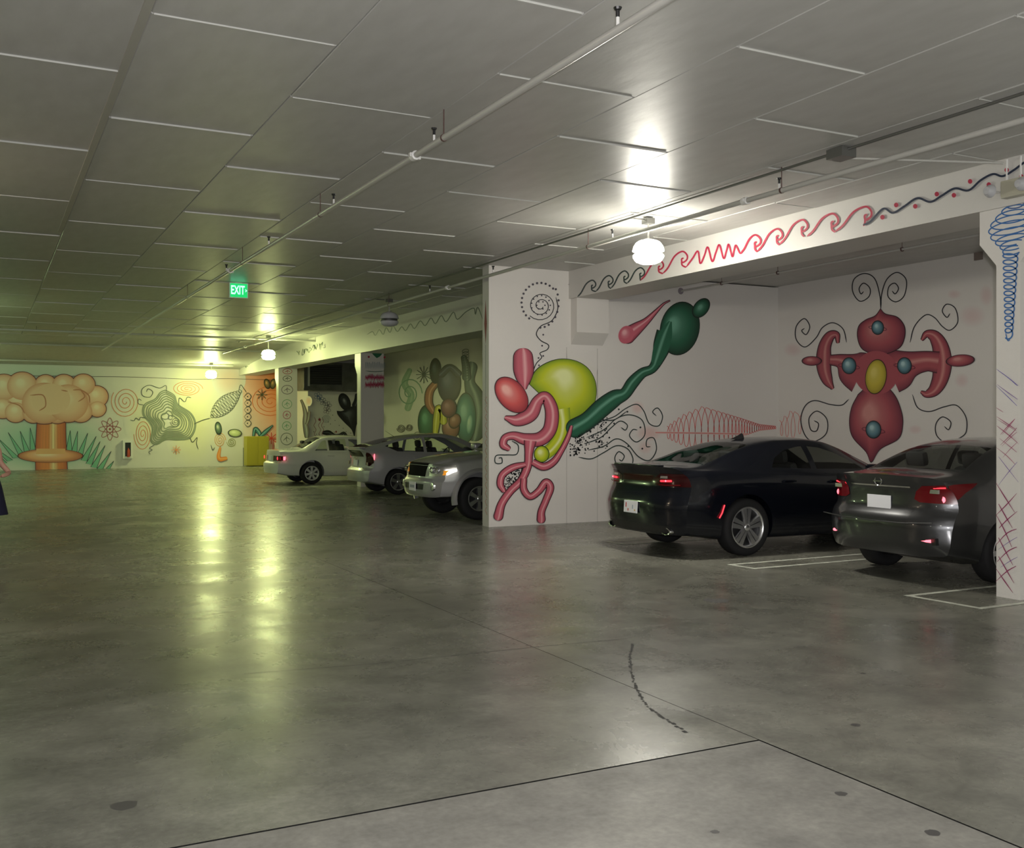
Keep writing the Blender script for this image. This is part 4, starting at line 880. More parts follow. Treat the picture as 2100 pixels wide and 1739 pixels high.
def build_car(name, label, sp, loc, rz=0, scale=1.0):
    t = empty(name, loc, rz); t.scale = (scale,)*3; tag(t, label, sp.get('cat', 'car'))
    Wd = sp['W']/2; me = make_body(sp); wr_ = sp['wheel_r']
    me = cut_wells(me, sp['wheels'], wr_+sp.get('gap', .045), Wd, wr_+.01)
    bm = bmesh.new(); bm.from_mesh(me)
    paint = sp['paint']; body_mats = [paint, M_dark, M_black, sp.get('trim', M_chrome)]
    for f in bm.faces:
        n = f.normal
        if f.material_index == 0 and n.z < -.75 and f.calc_center_median().z < .3: f.material_index = 1
    AX = {'side': (0, 2), 'rear': (1, 2), 'front': (1, 2), 'top': (0, 1)}
    def ok(f, kind, sg):
        c = f.calc_center_median(); n = f.normal
        if f.material_index == 1: return False
        if kind == 'side': return c.y*sg > .15 and n.y*sg > .22
        if kind == 'rear': return n.x < -.22 and c.x < .8
        if kind == 'front': return n.x > .2 and c.x > sp['L']-1.0
        return n.z > .25
    made = []
    for rg in sp['regions']:
        nm, kind, poly, m = rg[:4]; gap = rg[4] if len(rg) > 4 else .008; off = rg[5] if len(rg) > 5 else .0; ringm = rg[6] if len(rg) > 6 else 2; lab = rg[7] if len(rg) > 7 else None
        sides = {'side': (1, -1), 'rear': (1,), 'front': (1,), 'top': (1,)}[kind]
        variants = [(poly, s_) for s_ in sides]
        if kind in ('rear', 'front') and all(p_[0] > 0 for p_ in poly): variants = [(poly, 1), ([(-a_, b2) for a_, b2 in poly][::-1], 1)]
        for pl, sg in variants:
            ia, ib = AX[kind]; outp = grow(pl, gap) if gap else pl
            lo = [min(q[k] for q in outp)-.02 for k in (0, 1)]; hi = [max(q[k] for q in outp)+.02 for k in (0, 1)]
            for P in ((pl, outp) if gap else (pl,)):
                for i in range(len(P)):
                    a, b2 = P[i], P[(i+1) % len(P)]; e = (b2[0]-a[0], b2[1]-a[1]); nn = (e[1], -e[0]); no = [0, 0, 0]; co = [0, 0, 0]
                    no[ia], no[ib] = nn; co[ia], co[ib] = a
                    el = [min(a[k], b2[k])-.03 for k in (0, 1)]; eh = [max(a[k], b2[k])+.03 for k in (0, 1)]
                    fs = []
                    for f in bm.faces:
                        if not ok(f, kind, sg): continue
                        vs = [(v_.co[ia], v_.co[ib]) for v_ in f.verts]
                        if max(q[0] for q in vs) < el[0] or min(q[0] for q in vs) > eh[0] or max(q[1] for q in vs) < el[1] or min(q[1] for q in vs) > eh[1]: continue
                        fs.append(f)
                    if not fs: continue
                    geom = list({x for f in fs for x in list(f.verts)+list(f.edges)})+fs
                    bmesh.ops.bisect_plane(bm, geom=geom, plane_co=co, plane_no=no, dist=1e-5)
            sel = []; 
            for f in bm.faces:
                if not ok(f, kind, sg): continue
                c = f.calc_center_median(); q = (c[ia], c[ib])
                if not (lo[0] < q[0] < hi[0] and lo[1] < q[1] < hi[1]): continue
                if inside(q, pl): sel.append(f)
                elif gap and inside(q, outp): f.material_index = ringm
            if not sel: continue
            vm = {}; V = []; Fc = []
            for f in sel:
                fc = []
                for v_ in f.verts:
                    if v_.index not in vm or True:
                        key = id(v_)
                    key = tuple(round(c_, 5) for c_ in v_.co)
                    if key not in vm: vm[key] = len(V); V.append(v_.co+v_.normal*off)
                    fc.append(vm[key])
                Fc.append(tuple(fc))
            bmesh.ops.delete(bm, geom=sel, context='FACES')
            m2 = bpy.data.meshes.new(nm); m2.from_pydata([tuple(q) for q in V], [], Fc); m2.update()
            o = link(nm, m2, t, m, True, 50); made.append((nm, sg, o))
            if lab: o['label'] = lab
    bo = bpy.data.meshes.new('body'); bm.to_mesh(bo); bm.free(); bo.materials.clear()
    body = link('body', bo, t, body_mats, True, 34)
    # cabin floor, seats, dash
    x0, x1_ = sp['cab']; zf = .34
    MB().box(x0-.35, x1_+.55, -Wd*.84, Wd*.84, zf+.18, zf+.2).build('cabin_floor', M_dark, t)
    def seat(x, y, hd=True, wd=.24):
        s1 = bevel_box(x-.05, x+.45, y-wd, y+wd, .54, .68, .05); link('seat', s1, t, M_seat, True)
        bk = bevel_box(-.07, .07, y-wd*.95, y+wd*.95, 0, .56, .06); bk.transform(Matrix.Translation((x-.02, 0, .60)) @ Matrix.Rotation(math.radians(-14), 4, 'Y')); link('seat_back', bk, t, M_seat, True)
        if hd:
            for yy in ([y] if wd < .3 else [y-.38, y+.38]):
                h = bevel_box(-.05, .05, yy-.13, yy+.13, 0, .17, .045); h.transform(Matrix.Translation((x-.19, 0, sp['headz'])) @ Matrix.Rotation(math.radians(-10), 4, 'Y')); link('headrest', h, t, M_seat, True)
    xf = sp['seatx']; seat(xf, .37); seat(xf, -.37)
    if sp.get('rearseat'): seat(sp['rearseat'], 0, True, .62)
    dsh = bevel_box(x1_-.12, x1_+.32, -Wd*.78, Wd*.78, .65, sp.get('dashz', .98), .06); link('dashboard', dsh, t, M_seat, True)
    sw = MB()
    ring = [(0, .17*math.cos(2*math.pi*k/20), .17*math.sin(2*math.pi*k/20)) for k in range(21)]
    sw.tube(ring, .014, 8, caps=False); sm = sw.mesh('steering_wheel'); sm.transform(Matrix.Translation((x1_-.22, .37, .95)) @ Matrix.Rotation(math.radians(25), 4, 'Y')); link('steering_wheel', sm, t, M_seat, True)
    # wheels
    R = wr_; rim = sp['rim_r']; tw = sp.get('tw', .115); W_ = Wd-.012
    ty = MB().lathe([(rim-.005, -tw+.02), (rim+.012, -tw+.005), (R-.045, -tw-.004), (R-.018, -tw+.01), (R, -tw+.035), (R, tw-.035), (R-.018, tw-.01), (R-.045, tw+.004), (rim+.012, tw-.005), (rim-.005, tw-.02)], 48, axis='y').build('wheel', M_rubber, t, True)
    rm_ = sp.get('rim_mat', M_alloy)
    MB().lathe([(rim-.03, -tw+.02), (rim-.03, tw-.05), (rim-.012, tw-.02), (rim+.004, tw-.012), (rim+.006, tw-.004), (rim-.004, tw-.002), (rim-.018, tw-.012), (rim-.026, tw-.03)], 48, axis='y').build('rim', rm_, ty, True)
    MB().lathe([(0, .03), (rim-.03, .03)], 40, axis='y').build('brake_disc', M_alloy_d, ty)
    MB().lathe([(0, tw-.005), (.035, tw-.006), (.05, tw-.018), (.062, tw-.05), (.062, 0)], 24, axis='y').build('hub', sp.get('hub_mat', rm_), ty, True)
    ns = sp['spokes']; wi, wo = sp['spoke_w']
    for k in range(ns):
        a = 2*math.pi*k/ns+sp.get('spoke_a', math.pi/2); ca, sa = math.cos(a), math.sin(a); sm = MB()
        def P3(r, s_, y): return (r*ca-s_*sa, y, r*sa+s_*ca)
        for (s0, s1, o0, o1) in (((-1, -.08, -1, -.10), (.08, 1, .10, 1)) if sp.get('twin') else ((-1, 1, -1, 1),)):
            v = [P3(.035, s0*wi, tw-.05), P3(.035, s1*wi, tw-.05), P3(rim-.016, o1*wo, tw-.045), P3(rim-.016, o0*wo, tw-.045),
                 P3(.035, s0*wi*.8, tw-.014), P3(.035, s1*wi*.8, tw-.014), P3(rim-.014, o1*wo*.85, tw-.014), P3(rim-.014, o0*wo*.85, tw-.014)]
            sm.hexa(v)
        sm.build('spoke', rm_, ty)
    first = True
    for x in sp['wheels']:
        for sg in (1, -1):
            if first: wob = ty; first = False
            else:
                wob = copy_tree(ty, t)
            wob.location = (x, sg*(W_-tw), R); wob.rotation_euler = (0, 0, 0 if sg > 0 else math.pi)
            if sg < 0: wob.rotation_euler = (0, 0, math.pi)
    return t, made
def handle(t, x, z, Wd, m, L=.2):
    for sg in (1, -1):
        y = sg*(Wd-.004)
        link('door_handle', bevel_box(x-L/2, x+L/2, y-.018, y+.02, z-.014, z+.016, .01), t, m, True)
def mirror(t, x, z, Wd, m):
    for sg in (1, -1):
        me = bevel_box(-.08, .09, 0, .2, -.065, .065, .05, 3); me.transform(Matrix.Translation((x, sg*(Wd+.01) if sg > 0 else -(Wd+.21), z)))
        link('side_mirror', me, t, m, True)
        MB().box(x-.03, x+.03, min(sg*Wd*.90, sg*(Wd+.03)), max(sg*Wd*.90, sg*(Wd+.03)), z-.05, z-.02).build('mirror_stalk', M_black, t)
def plate(t, x, y, z, wd=.305, ht=.155, tilt=0, marks=(), facing=-1):
    o = link('license_plate', bevel_box(-.004, .004, -wd/2, wd/2, -ht/2, ht/2, .003), t, M_plate); o.location = (x, y, z); o.rotation_euler = (0, tilt, 0)
    for (a, b_, w2, h2, c) in marks:
        q = MB().box(facing*.0062, facing*.0048, a-w2/2, a+w2/2, b_-h2/2, b_+h2/2).build('plate_mark', mat('pm_'+c, hexc(c), .5), o)
    return o
def paintm(name, c, r=.25, metal=.3, flake=0): return mat(name, c, r, metal=metal, coat=1, spec=.5)
M_tail = mat('tail_lens_dark', (.035, .003, .004), .12, spec=.4); M_tailr = mat('tail_lens_red', (.13, .004, .007), .15, spec=.4)
M_flash = emis('tail_flash_glow', (1, .02, .04), .9, .1); M_flash_w = emis('tail_flash_glow_bright', (1, .12, .16), 1.6, .1)  # unlit reflectors: emission stands in for the flash they throw back
M_refl = mat('lamp_reflector', (.7, .7, .72), .2, metal=.9)
M_amber = mat('amber_lens', (.75, .25, .02), .25, emit=.25, ecol=(.9, .35, .03))

# black sedan
BP = mat('black_car_paint', (.004, .005, .009), .16, coat=.35, spec=.35)
sp = dict(L=5.04, W=1.90, paint=BP, wheels=(1.13, 4.18), wheel_r=.362, rim_r=.255, spokes=5, spoke_w=(.040, .085), twin=True, cab=(1.3, 3.1), seatx=2.35, rearseat=1.45, headz=1.14, tw=.12,
    w=[(0, .93), (.5, .99), (1.1, 1.0), (2.4, .985), (3.6, .99), (4.2, 1.0), (4.7, .97), (5.04, .92)],
    zs=[(0, 1.02), (.6, 1.05), (1.2, 1.045), (2.4, 1.0), (3.4, .96), (4.2, .90), (4.8, .80), (5.04, .70)],
    top=[(0, 1.135), (.15, 1.14), (.4, 1.135), (.62, 1.15), (.85, 1.215), (1.2, 1.335), (1.6, 1.43), (2.0, 1.475), (2.35, 1.48), (2.7, 1.455), (3.0, 1.37), (3.35, 1.21), (3.62, 1.09), (3.75, 1.06), (4.3, .98), (4.8, .87), (5.04, .76)],
    wr=[(0, .80), (.6, .76), (.9, .68), (1.3, .625), (1.8, .60), (2.6, .605), (3.0, .64), (3.4, .70), (3.7, .74), (5.04, .66)],
    zb=[(0, .30), (.5, .26), (.8, .22), (4.3, .20), (4.9, .22), (5.04, .26)],
    rear=[(.15, .16), (.3, .07), (.45, .02), (.62, 0), (.80, .05), (.88, .085), (1.0, .10), (1.10, .06), (1.16, .03), (1.3, .05), (1.6, .05)], front=[(.1, .12), (.3, .03), (.5, 0), (.7, .02), (.8, .06), (1.2, .12)], rc=.30, fc=.34,
    regions=[
     ('rear_window', 'top', [(.70, -.60), (.70, .60), (1.50, .50), (1.50, -.50)], M_glass, .015),
     ('windshield', 'top', [(2.95, -.50), (2.95, .50), (3.60, .64), (3.60, -.64)], M_glass, .02),
     ('side_window', 'side', [(1.62, 1.10), (1.74, 1.22), (1.95, 1.315), (2.22, 1.36), (2.30, 1.365), (2.30, 1.075)], M_glass, .014),
     ('side_window', 'side', [(2.40, 1.07), (2.40, 1.365), (2.60, 1.345), (2.85, 1.27), (3.12, 1.14), (3.25, 1.055)], M_glass, .014),
     ('rear_door', 'side', [(1.58, 1.0), (1.60, .72), (1.72, .45), (1.9, .30), (2.33, .30), (2.34, 1.0)], BP, .005, 0, 1),
     ('front_door', 'side', [(2.36, 1.0), (2.35, .30), (3.42, .30), (3.46, .94)], BP, .005, 0, 1),
     ('tail_light', 'rear', [(.36, .91), (.36, .985), (.48, 1.045), (.80, 1.045), (.90, 1.0), (.92, .93), (.86, .885), (.50, .885)], M_tail, .012, .004, 1, 'dark red wraparound tail light'),
     ('light_bar', 'rear', [(-.34, .935), (-.34, 1.02), (.34, 1.02), (.34, .935)], M_tail, .004, 0, 1),
     ('trunk_lid', 'rear', [(-.62, .70), (-.66, .86), (.66, .86), (.62, .70)], BP, .005, 0, 1),
     ('lower_valance', 'rear', [(-.70, .30), (-.66, .40), (.66, .40), (.70, .30)], M_black, .004, 0, 1)])
CH, made = build_car('sedan', 'shiny black sedan with five-spoke wheels beside the partition mural', sp, (7.55, 11.2, 0), 0, 1.02)
for nm, sg, o in made:
    pass
for sg in (1, -1):
    MB().tube([(.102, sg*.50, .952), (.118, sg*.58, .954), (.148, sg*.66, .957)], .013, 8).build('light_strip', M_flash, CH)
    MB().lathe([(0, -.006), (.012, -.004), (.012, .002), (0, .004)], 10, axis='x', c=(.105, sg*.60, .957)).build('reflector_glow', M_flash_w, CH)
    MB().tube([(.105, sg*.46, .905), (.118, sg*.58, .902), (.150, sg*.68, .903), (.20, sg*.78, .91)], .008, 6).build('light_strip', M_tailr, CH)
    MB().hexa([(.100, sg*.48-.01, .985), (.135, sg*.60+.01, .985), (.2, sg*.60+.01, .985), (.2, sg*.48-.01, .985), (.105, sg*.48-.01, 1.015), (.14, sg*.60+.01, 1.015), (.2, sg*.60+.01, 1.015), (.2, sg*.48-.01, 1.015)]).build('reverse_lens', M_refl, CH)
    MB().tube([(.66, sg*.955, .50), (.70, sg*.957, .56), (.74, sg*.957, .66)], .009, 8).build('side_reflector', M_flash, CH)
    # oval exhaust tips
    ex = MB().lathe([(.045, -.02), (.058, -.024), (.062, 0), (.058, .16)], 20, axis='x'); em = ex.mesh('exhaust_tip'); em.transform(Matrix.Translation((.12, sg*.60, .33)) @ Matrix.Diagonal((1, 1.7, .8, 1))); link('exhaust_tip', em, CH, M_chrome, True)
plate(CH, -.012, 0, .60, tilt=.06, marks=((-.05, .0, .015, .05, '90a0b0'), (.05, -.04, .03, .03, 'd08080'), (.1, .02, .02, .06, 'c04048'), (-.1, -.04, .02, .02, 'd0a040')))
sf = MB().add([(-.14, 0, 0), (.08, -.035, 0), (.08, .035, 0), (.06, 0, .085), (-.02, 0, .045), (.085, 0, .07)], [(0, 1, 4), (0, 4, 2), (1, 3, 4), (2, 4, 3), (1, 5, 3), (2, 3, 5), (1, 2, 5), (0, 2, 1)]).build('shark_fin_antenna', M_black, CH); sf.location = (1.75, 0, 1.455)
handle(CH, 1.82, .93, .945, BP); handle(CH, 2.62, .91, .945, BP); mirror(CH, 3.2, 1.06, .93, BP)
link('spoiler_lip', bevel_box(.06, .15, -.50, .50, 1.128, 1.15, .009), CH, BP, True)

# grey sedan
GP = paintm('grey_car_paint', (.055, .056, .060), .28, .7)
sp = dict(L=4.62, W=1.78, paint=GP, wheels=(.98, 3.68), wheel_r=.325, rim_r=.215, spokes=8, spoke_w=(.02, .035), cab=(1.2, 2.95), seatx=2.15, rearseat=1.3, headz=1.17, 
    w=[(0, .93), (.45, .985), (1.0, 1.0), (2.4, .99), (3.6, 1.0), (4.2, .97), (4.62, .88)],
    zs=[(0, .98), (.5, 1.02), (1.2, 1.01), (2.4, .98), (3.2, .95), (3.9, .88), (4.4, .76), (4.62, .66)],
    top=[(0, 1.115), (.15, 1.125), (.4, 1.14), (.55, 1.17), (.8, 1.27), (1.15, 1.395), (1.5, 1.465), (1.9, 1.495), (2.3, 1.49), (2.6, 1.455), (2.9, 1.35), (3.25, 1.17), (3.5, 1.06), (3.9, 1.0), (4.35, .88), (4.62, .72)],
    wr=[(0, .80), (.5, .76), (.8, .70), (1.2, .655), (1.8, .64), (2.5, .64), (2.9, .68), (3.3, .74), (4.62, .6)],
    zb=[(0, .32), (.4, .26), (.7, .20), (4.1, .18), (4.62, .25)],
    rear=[(.15, .18), (.28, .08), (.45, .01), (.60, 0), (.70, .03), (.78, .09), (.95, .10), (1.06, .07), (1.12, .06), (1.3, .06)], front=[(.1, .12), (.3, .03), (.5, 0), (.7, .04), (1.0, .1)], rc=.30, fc=.34,
    regions=[
     ('rear_window', 'top', [(.56, -.62), (.56, .62), (1.22, .50), (1.22, -.50)], M_glass, .012),
     ('windshield', 'top', [(2.80, -.50), (2.80, .50), (3.42, .62), (3.42, -.62)], M_glass, .02),
     ('side_window', 'side', [(1.05, 1.10), (1.35, 1.31), (1.65, 1.39), (2.02, 1.40), (2.02, 1.06), (1.2, 1.06)], M_glass, .016, 0, 3),
     ('side_window', 'side', [(2.10, 1.055), (2.10, 1.40), (2.40, 1.385), (2.75, 1.26), (3.08, 1.04)], M_glass, .016, 0, 3),
     ('rear_door', 'side', [(1.32, .98), (1.36, .62), (1.5, .42), (1.65, .28), (2.06, .28), (2.06, .98)], GP, .005, 0, 1),
     ('front_door', 'side', [(2.08, .98), (2.08, .28), (3.10, .28), (3.14, .92)], GP, .005, 0, 1),
     ('tail_light', 'rear', [(.44, .88), (.46, .96), (.53, 1.02), (.80, 1.035), (.86, 1.0), (.88, .89), (.80, .84), (.50, .85)], M_tailr, .006, .006, 1, 'red tail light with clear band'),
     ('tail_light', 'side', [(.25, .89), (.25, 1.025), (.32, 1.035), (.62, 1.045), (.42, .955), (.32, .89)], M_tailr, .004, .006, 1, 'pointed red tail light end'),
     ('trunk_lid', 'rear', [(-.40, .64), (-.47, .80), (-.42, .985), (.42, .985), (.47, .80), (.40, .64)], GP, .005, 0, 1),
     ('chrome_strip', 'rear', [(-.40, .992), (-.40, 1.008), (.40, 1.008), (.40, .992)], M_chrome, 0, .004)])
ST, made = build_car('sedan', 'dark grey metallic sedan parked next to the hatched column', sp, (8.63, 8.1, 0), 0, 1.03)
for sg in (1, -1):
    MB().box(.155, .18, sg*.60-.10, sg*.60+.10, .945, .985).build('reverse_lens', M_refl, ST)
    MB().tube([(.15, sg*.52, .995), (.17, sg*.64, 1.0), (.22, sg*.74, 1.005)], .008, 6).build('light_strip', M_flash, ST)
    MB().lathe([(0, -.01), (.035, -.006), (.035, .004), (0, .01)], 14, axis='x', c=(.165, sg*.57, .89)).build('reflector_lens', M_flash, ST)
    MB().lathe([(0, -.012), (.034, -.006), (.034, .004), (0, .01)], 14, axis='x', c=(.22, sg*.70, .885)).build('reflector_lens', M_flash_w, ST)
    MB().hexa([(.10, sg*.60-.12, .43), (.15, sg*.60+.13, .42), (.2, sg*.60+.13, .42), (.2, sg*.60-.12, .43), (.09, sg*.60-.12, .50), (.14, sg*.60+.13, .50), (.2, sg*.60+.13, .50), (.2, sg*.60-.12, .50)]).build('bumper_vent', M_black, ST)
    MB().tube([(.075, sg*.56, .465), (.10, sg*.66, .468)], .016, 8).build('bumper_reflector', M_flash_w, ST)
plate(ST, .085, 0, .815, wd=.32, ht=.165, tilt=.0)
MB().lathe([(.038, -.004), (.046, -.01), (.054, -.004), (.046, .004)], 24, axis='x', c=(.075, 0, 1.045)).box(.066, .074, -.062, .062, 1.038, 1.052).build('emblem', M_chrome, ST, smooth=True)
handle(ST, 1.55, .90, .885, GP); handle(ST, 2.35, .89, .885, GP); mirror(ST, 2.95, 1.05, .87, GP)
MB().tube([(.02, -.74, .66), (-.005, -.4, .635), (-.015, 0, .632), (-.005, .4, .635), (.02, .74, .66)], .006, 6).build('bumper_crease', GP, ST)

# white sedan (far)
WP = paintm('white_car_paint', (.62, .62, .60), .3, 0)
sp = dict(L=4.77, W=1.77, paint=WP, wheels=(1.08, 3.70), wheel_r=.32, rim_r=.205, spokes=7, spoke_w=(.03, .04), gap=.05, rim_mat=mat('hubcap', (.55, .55, .56), .35, metal=.3), cab=(1.15, 3.0), seatx=2.2, rearseat=1.35, headz=1.08, 
    w=[(0, .95), (.45, .985), (2.4, 1.0), (4.2, .98), (4.77, .90)],
    zs=[(0, .88), (.6, .92), (2.4, .90), (3.4, .87), (4.3, .77), (4.77, .66)],
    top=[(0, .985), (.2, 1.0), (.75, 1.02), (.85, 1.05), (1.1, 1.18), (1.4, 1.34), (1.6, 1.385), (2.1, 1.405), (2.5, 1.39), (2.75, 1.34), (3.1, 1.13), (3.4, .98), (4.0, .93), (4.5, .84), (4.77, .72)],
    wr=[(0, .82), (.7, .80), (1.0, .72), (1.4, .655), (1.9, .64), (2.6, .65), (3.0, .70), (3.4, .78), (4.77, .6)],
    zb=[(0, .34), (.5, .26), (4.3, .22), (4.77, .28)],
    rear=[(.2, .12), (.32, .02), (.5, 0), (.60, .01), (.66, .08), (.8, .09), (.95, .11), (1.05, .16)], front=[(.1, .1), (.3, .02), (.5, 0), (.7, .06), (.9, .14)], rc=.14, fc=.22,
    regions=[
     ('rear_window', 'top', [(.86, -.60), (.86, .60), (1.42, .50), (1.42, -.50)], M_glass, .015),
     ('windshield', 'top', [(2.72, -.52), (2.72, .52), (3.28, .64), (3.28, -.64)], M_glass, .02),
     ('side_window', 'side', [(1.20, .97), (1.42, 1.22), (1.50, 1.26), (1.56, 1.26), (1.56, .97)], M_glass, .014),
     ('side_window', 'side', [(1.62, .97), (1.62, 1.27), (1.95, 1.295), (2.15, 1.295), (2.15, .965)], M_glass, .014),
     ('side_window', 'side', [(2.25, .96), (2.25, 1.29), (2.55, 1.275), (2.80, 1.16), (3.02, .95)], M_glass, .014),
     ('rear_door', 'side', [(1.42, .90), (1.45, .6), (1.6, .40), (1.75, .30), (2.19, .30), (2.19, .90)], WP, .006, 0, 2),
     ('front_door', 'side', [(2.22, .90), (2.21, .30), (3.2, .30), (3.24, .86)], WP, .006, 0, 2),
     ('tail_light', 'side', [(.02, .68), (.02, .83), (.30, .82), (.34, .70)], M_tail, .004, .004, 2, 'dark red tail light'),
     ('tail_light', 'rear', [(.34, .68), (.34, .83), (.84, .83), (.84, .68)], M_tail, .004, .004, 2, 'dark red tail light')])
CM, made = build_car('sedan', 'white sedan parked under the duct with one tail reflector given a red flash glow', sp, (7.0, 28.5, 0), 0, .96)
for sg in (1, -1):
    MB().lathe([(0, -.008), (.05, -.004), (.05, .004), (0, .01)], 14, axis='x', c=(.10, sg*.77, .76)).build('reflector_lens', M_flash, CM)
    MB().box(.24, .30, min(sg*.88, sg*.905), max(sg*.88, sg*.905), .71, .81).build('reflector_lens', M_flash_w, CM)
plate(CM, .078, 0, .75)
handle(CM, 1.65, .82, .88, WP); handle(CM, 2.42, .81, .88, WP); mirror(CM, 2.9, .98, .87, WP)

# silver hatchback
SP_ = paintm('silver_car_paint', (.46, .46, .47), .35, .2)
sp = dict(L=4.46, W=1.74, paint=SP_, wheels=(.90, 3.60), wheel_r=.315, rim_r=.21, spokes=5, spoke_w=(.04, .055), cab=(1.0, 2.9), seatx=2.1, rearseat=1.2, headz=1.14, 
    w=[(0, .93), (.4, .985), (1.0, 1.0), (3.6, .99), (4.1, .95), (4.46, .85)],
    zs=[(0, 1.0), (.5, 1.02), (1.2, 1.0), (2.4, .95), (3.2, .90), (3.9, .80), (4.46, .62)],
    top=[(0, 1.13), (.12, 1.17), (.4, 1.25), (.8, 1.35), (1.3, 1.44), (1.8, 1.485), (2.2, 1.49), (2.5, 1.45), (2.9, 1.31), (3.3, 1.12), (3.6, 1.0), (4.0, .89), (4.3, .77), (4.46, .66)],
    wr=[(0, .72), (.4, .68), (.8, .655), (1.6, .64), (2.4, .64), (2.9, .68), (3.3, .74), (4.46, .55)],
    zb=[(0, .34), (.4, .26), (.8, .20), (4.0, .18), (4.46, .26)],
    rear=[(.15, .16), (.3, .04), (.45, 0), (.58, .0), (.66, .09), (.9, .11), (1.02, .07), (1.10, .02), (1.3, .02)], front=[(.1, .12), (.3, .03), (.5, 0), (.7, .08), (.9, .16)], rc=.24, fc=.36,
    regions=[
     ('rear_window', 'top', [(.10, -.54), (.10, .54), (.85, .50), (.85, -.50)], M_glass, .015),
     ('windshield', 'top', [(2.55, -.50), (2.55, .50), (3.30, .64), (3.30, -.64)], M_glass, .02),
     ('side_window', 'side', [(.62, 1.19), (.85, 1.27), (1.2, 1.345), (1.60, 1.39), (1.60, 1.04), (.9, 1.06)], M_glass, .014),
     ('side_window', 'side', [(1.68, 1.035), (1.68, 1.395), (2.1, 1.40), (2.45, 1.34), (2.80, 1.18), (3.08, .99)], M_glass, .014),
     ('rear_door', 'side', [(1.22, .95), (1.25, .6), (1.38, .42), (1.52, .28), (1.98, .28), (2.0, .95)], SP_, .005, 0, 2),
     ('front_door', 'side', [(2.03, .95), (2.01, .28), (3.02, .28), (3.06, .88)], SP_, .005, 0, 2),
     ('lower_window', 'rear', [(-.50, .93), (-.46, 1.08), (.46, 1.08), (.50, .93)], mat('dark_glass', (.01, .01, .012), .08), .004, 0, 2),
     ('tail_light', 'rear', [(.58, .74), (.60, .98), (.66, 1.04), (.86, 1.0), (.88, .86), (.70, .70)], M_tail, .004, .006, 2, 'tall dark red tail light'),
     ('tailgate', 'rear', [(-.52, .66), (-.54, .90), (.54, .90), (.52, .66)], SP_, .005, 0, 2)])
PR, made = build_car('hatchback', 'pale silver hatchback beside the tall white column, tail reflector given a red flash glow', sp, (7.83, 23.55, 0), 0, .97)
for sg in (1, -1):
    e = MB().lathe([(0, -.012), (.045, -.006), (.05, .004), (0, .01)], 16, axis='x'); em = e.mesh('reflector_lens'); em.transform(Matrix.Translation((.30, sg*.79, .93)) @ Matrix.Rotation(sg*.55, 4, 'Z') @ Matrix.Diagonal((1, .9, 1.6, 1))); link('reflector_lens', em, PR, M_flash_w, True)
    MB().box(.14, .16, sg*.70-.04, sg*.70+.04, .72, .80).build('reverse_lens', M_refl, PR)
plate(PR, .085, 0, .77); handle(PR, 1.4, .90, .865, SP_); handle(PR, 2.3, .88, .865, SP_); mirror(PR, 2.9, 1.0, .85, SP_)
link('spoiler', bevel_box(-.02, .14, -.60, .60, 1.135, 1.165, .012), PR, SP_, True)
MB().tube([(1.1, 0, 1.41), (.86, 0, 1.56)], [.006, .003], 6).build('antenna', M_black, PR)
MB().lathe([(.03, -.004), (.04, -.01), (.046, -.002)], 18, axis='x', c=(.09, 0, .885)).build('emblem', M_chrome, PR, smooth=True)

# silver pickup, front to the aisle
TP = paintm('silver_truck_paint', (.36, .36, .37), .33, .35)
sp = dict(L=5.2, W=1.84, paint=TP, cat='truck', wheels=(1.05, 4.30), wheel_r=.375, rim_r=.215, spokes=6, spoke_w=(.03, .045), gap=.08, cab=(2.2, 3.15), seatx=2.6, headz=1.48, dashz=1.25, tw=.125,
    w=[(0, .96), (.5, .985), (3.4, .985), (4.2, 1.0), (4.8, .99), (5.2, .94)],
    zs=[(0, 1.05), (1.5, 1.07), (3.2, 1.10), (4.0, 1.06), (4.7, 1.0), (5.2, .93)],
    top=[(0, 1.13), (1.75, 1.14), (1.82, 1.35), (1.95, 1.70), (2.2, 1.74), (2.8, 1.75), (3.05, 1.70), (3.35, 1.48), (3.7, 1.20), (4.0, 1.17), (4.6, 1.12), (5.0, 1.05), (5.2, .99)],
    wr=[(0, .84), (1.75, .84), (1.9, .72), (2.4, .70), (3.0, .70), (3.4, .76), (3.7, .80), (5.2, .68)],
    zb=[(0, .50), (.5, .48), (4.0, .42), (4.8, .42), (5.2, .42)],
    rear=[(.4, .05), (.6, 0), (1.2, 0)], front=[(.35, .10), (.42, .03), (.52, 0), (.66, .0), (.74, .05), (.9, .07), (1.0, .10), (1.2, .16)], rc=.05, fc=.26,
    regions=[
     ('windshield', 'top', [(3.02, -.56), (3.02, .56), (3.62, .70), (3.62, -.70)], M_glass, .02),
     ('side_window', 'side', [(2.02, 1.18), (2.08, 1.58), (2.5, 1.64), (2.95, 1.60), (3.2, 1.45), (3.42, 1.18)], M_glass, .02),
     ('front_door', 'side', [(2.0, 1.12), (2.0, .52), (3.3, .52), (3.5, 1.10)], TP, .006, 0, 2),
     ('grille', 'front', [(-.40, .76), (-.46, 1.0), (.46, 1.0), (.40, .76)], mat('grille_black', (.008, .008, .008), .8, spec=.1), .022, -.01, 0, 'black mesh grille'),
     ('headlight', 'front', [(.52, .775), (.54, .965), (.60, .985), (.87, .975), (.89, .90), (.86, .80), (.80, .775)], M_refl, .01, .004, 2, 'faceted clear headlight'),
     ('lower_intake', 'front', [(-.42, .53), (-.44, .63), (.44, .63), (.42, .53)], M_black, .006, -.01, 2),
     ('bumper', 'front', [(-.93, .42), (-.93, .515), (.93, .515), (.93, .42)], TP, .003, .004, 0)])
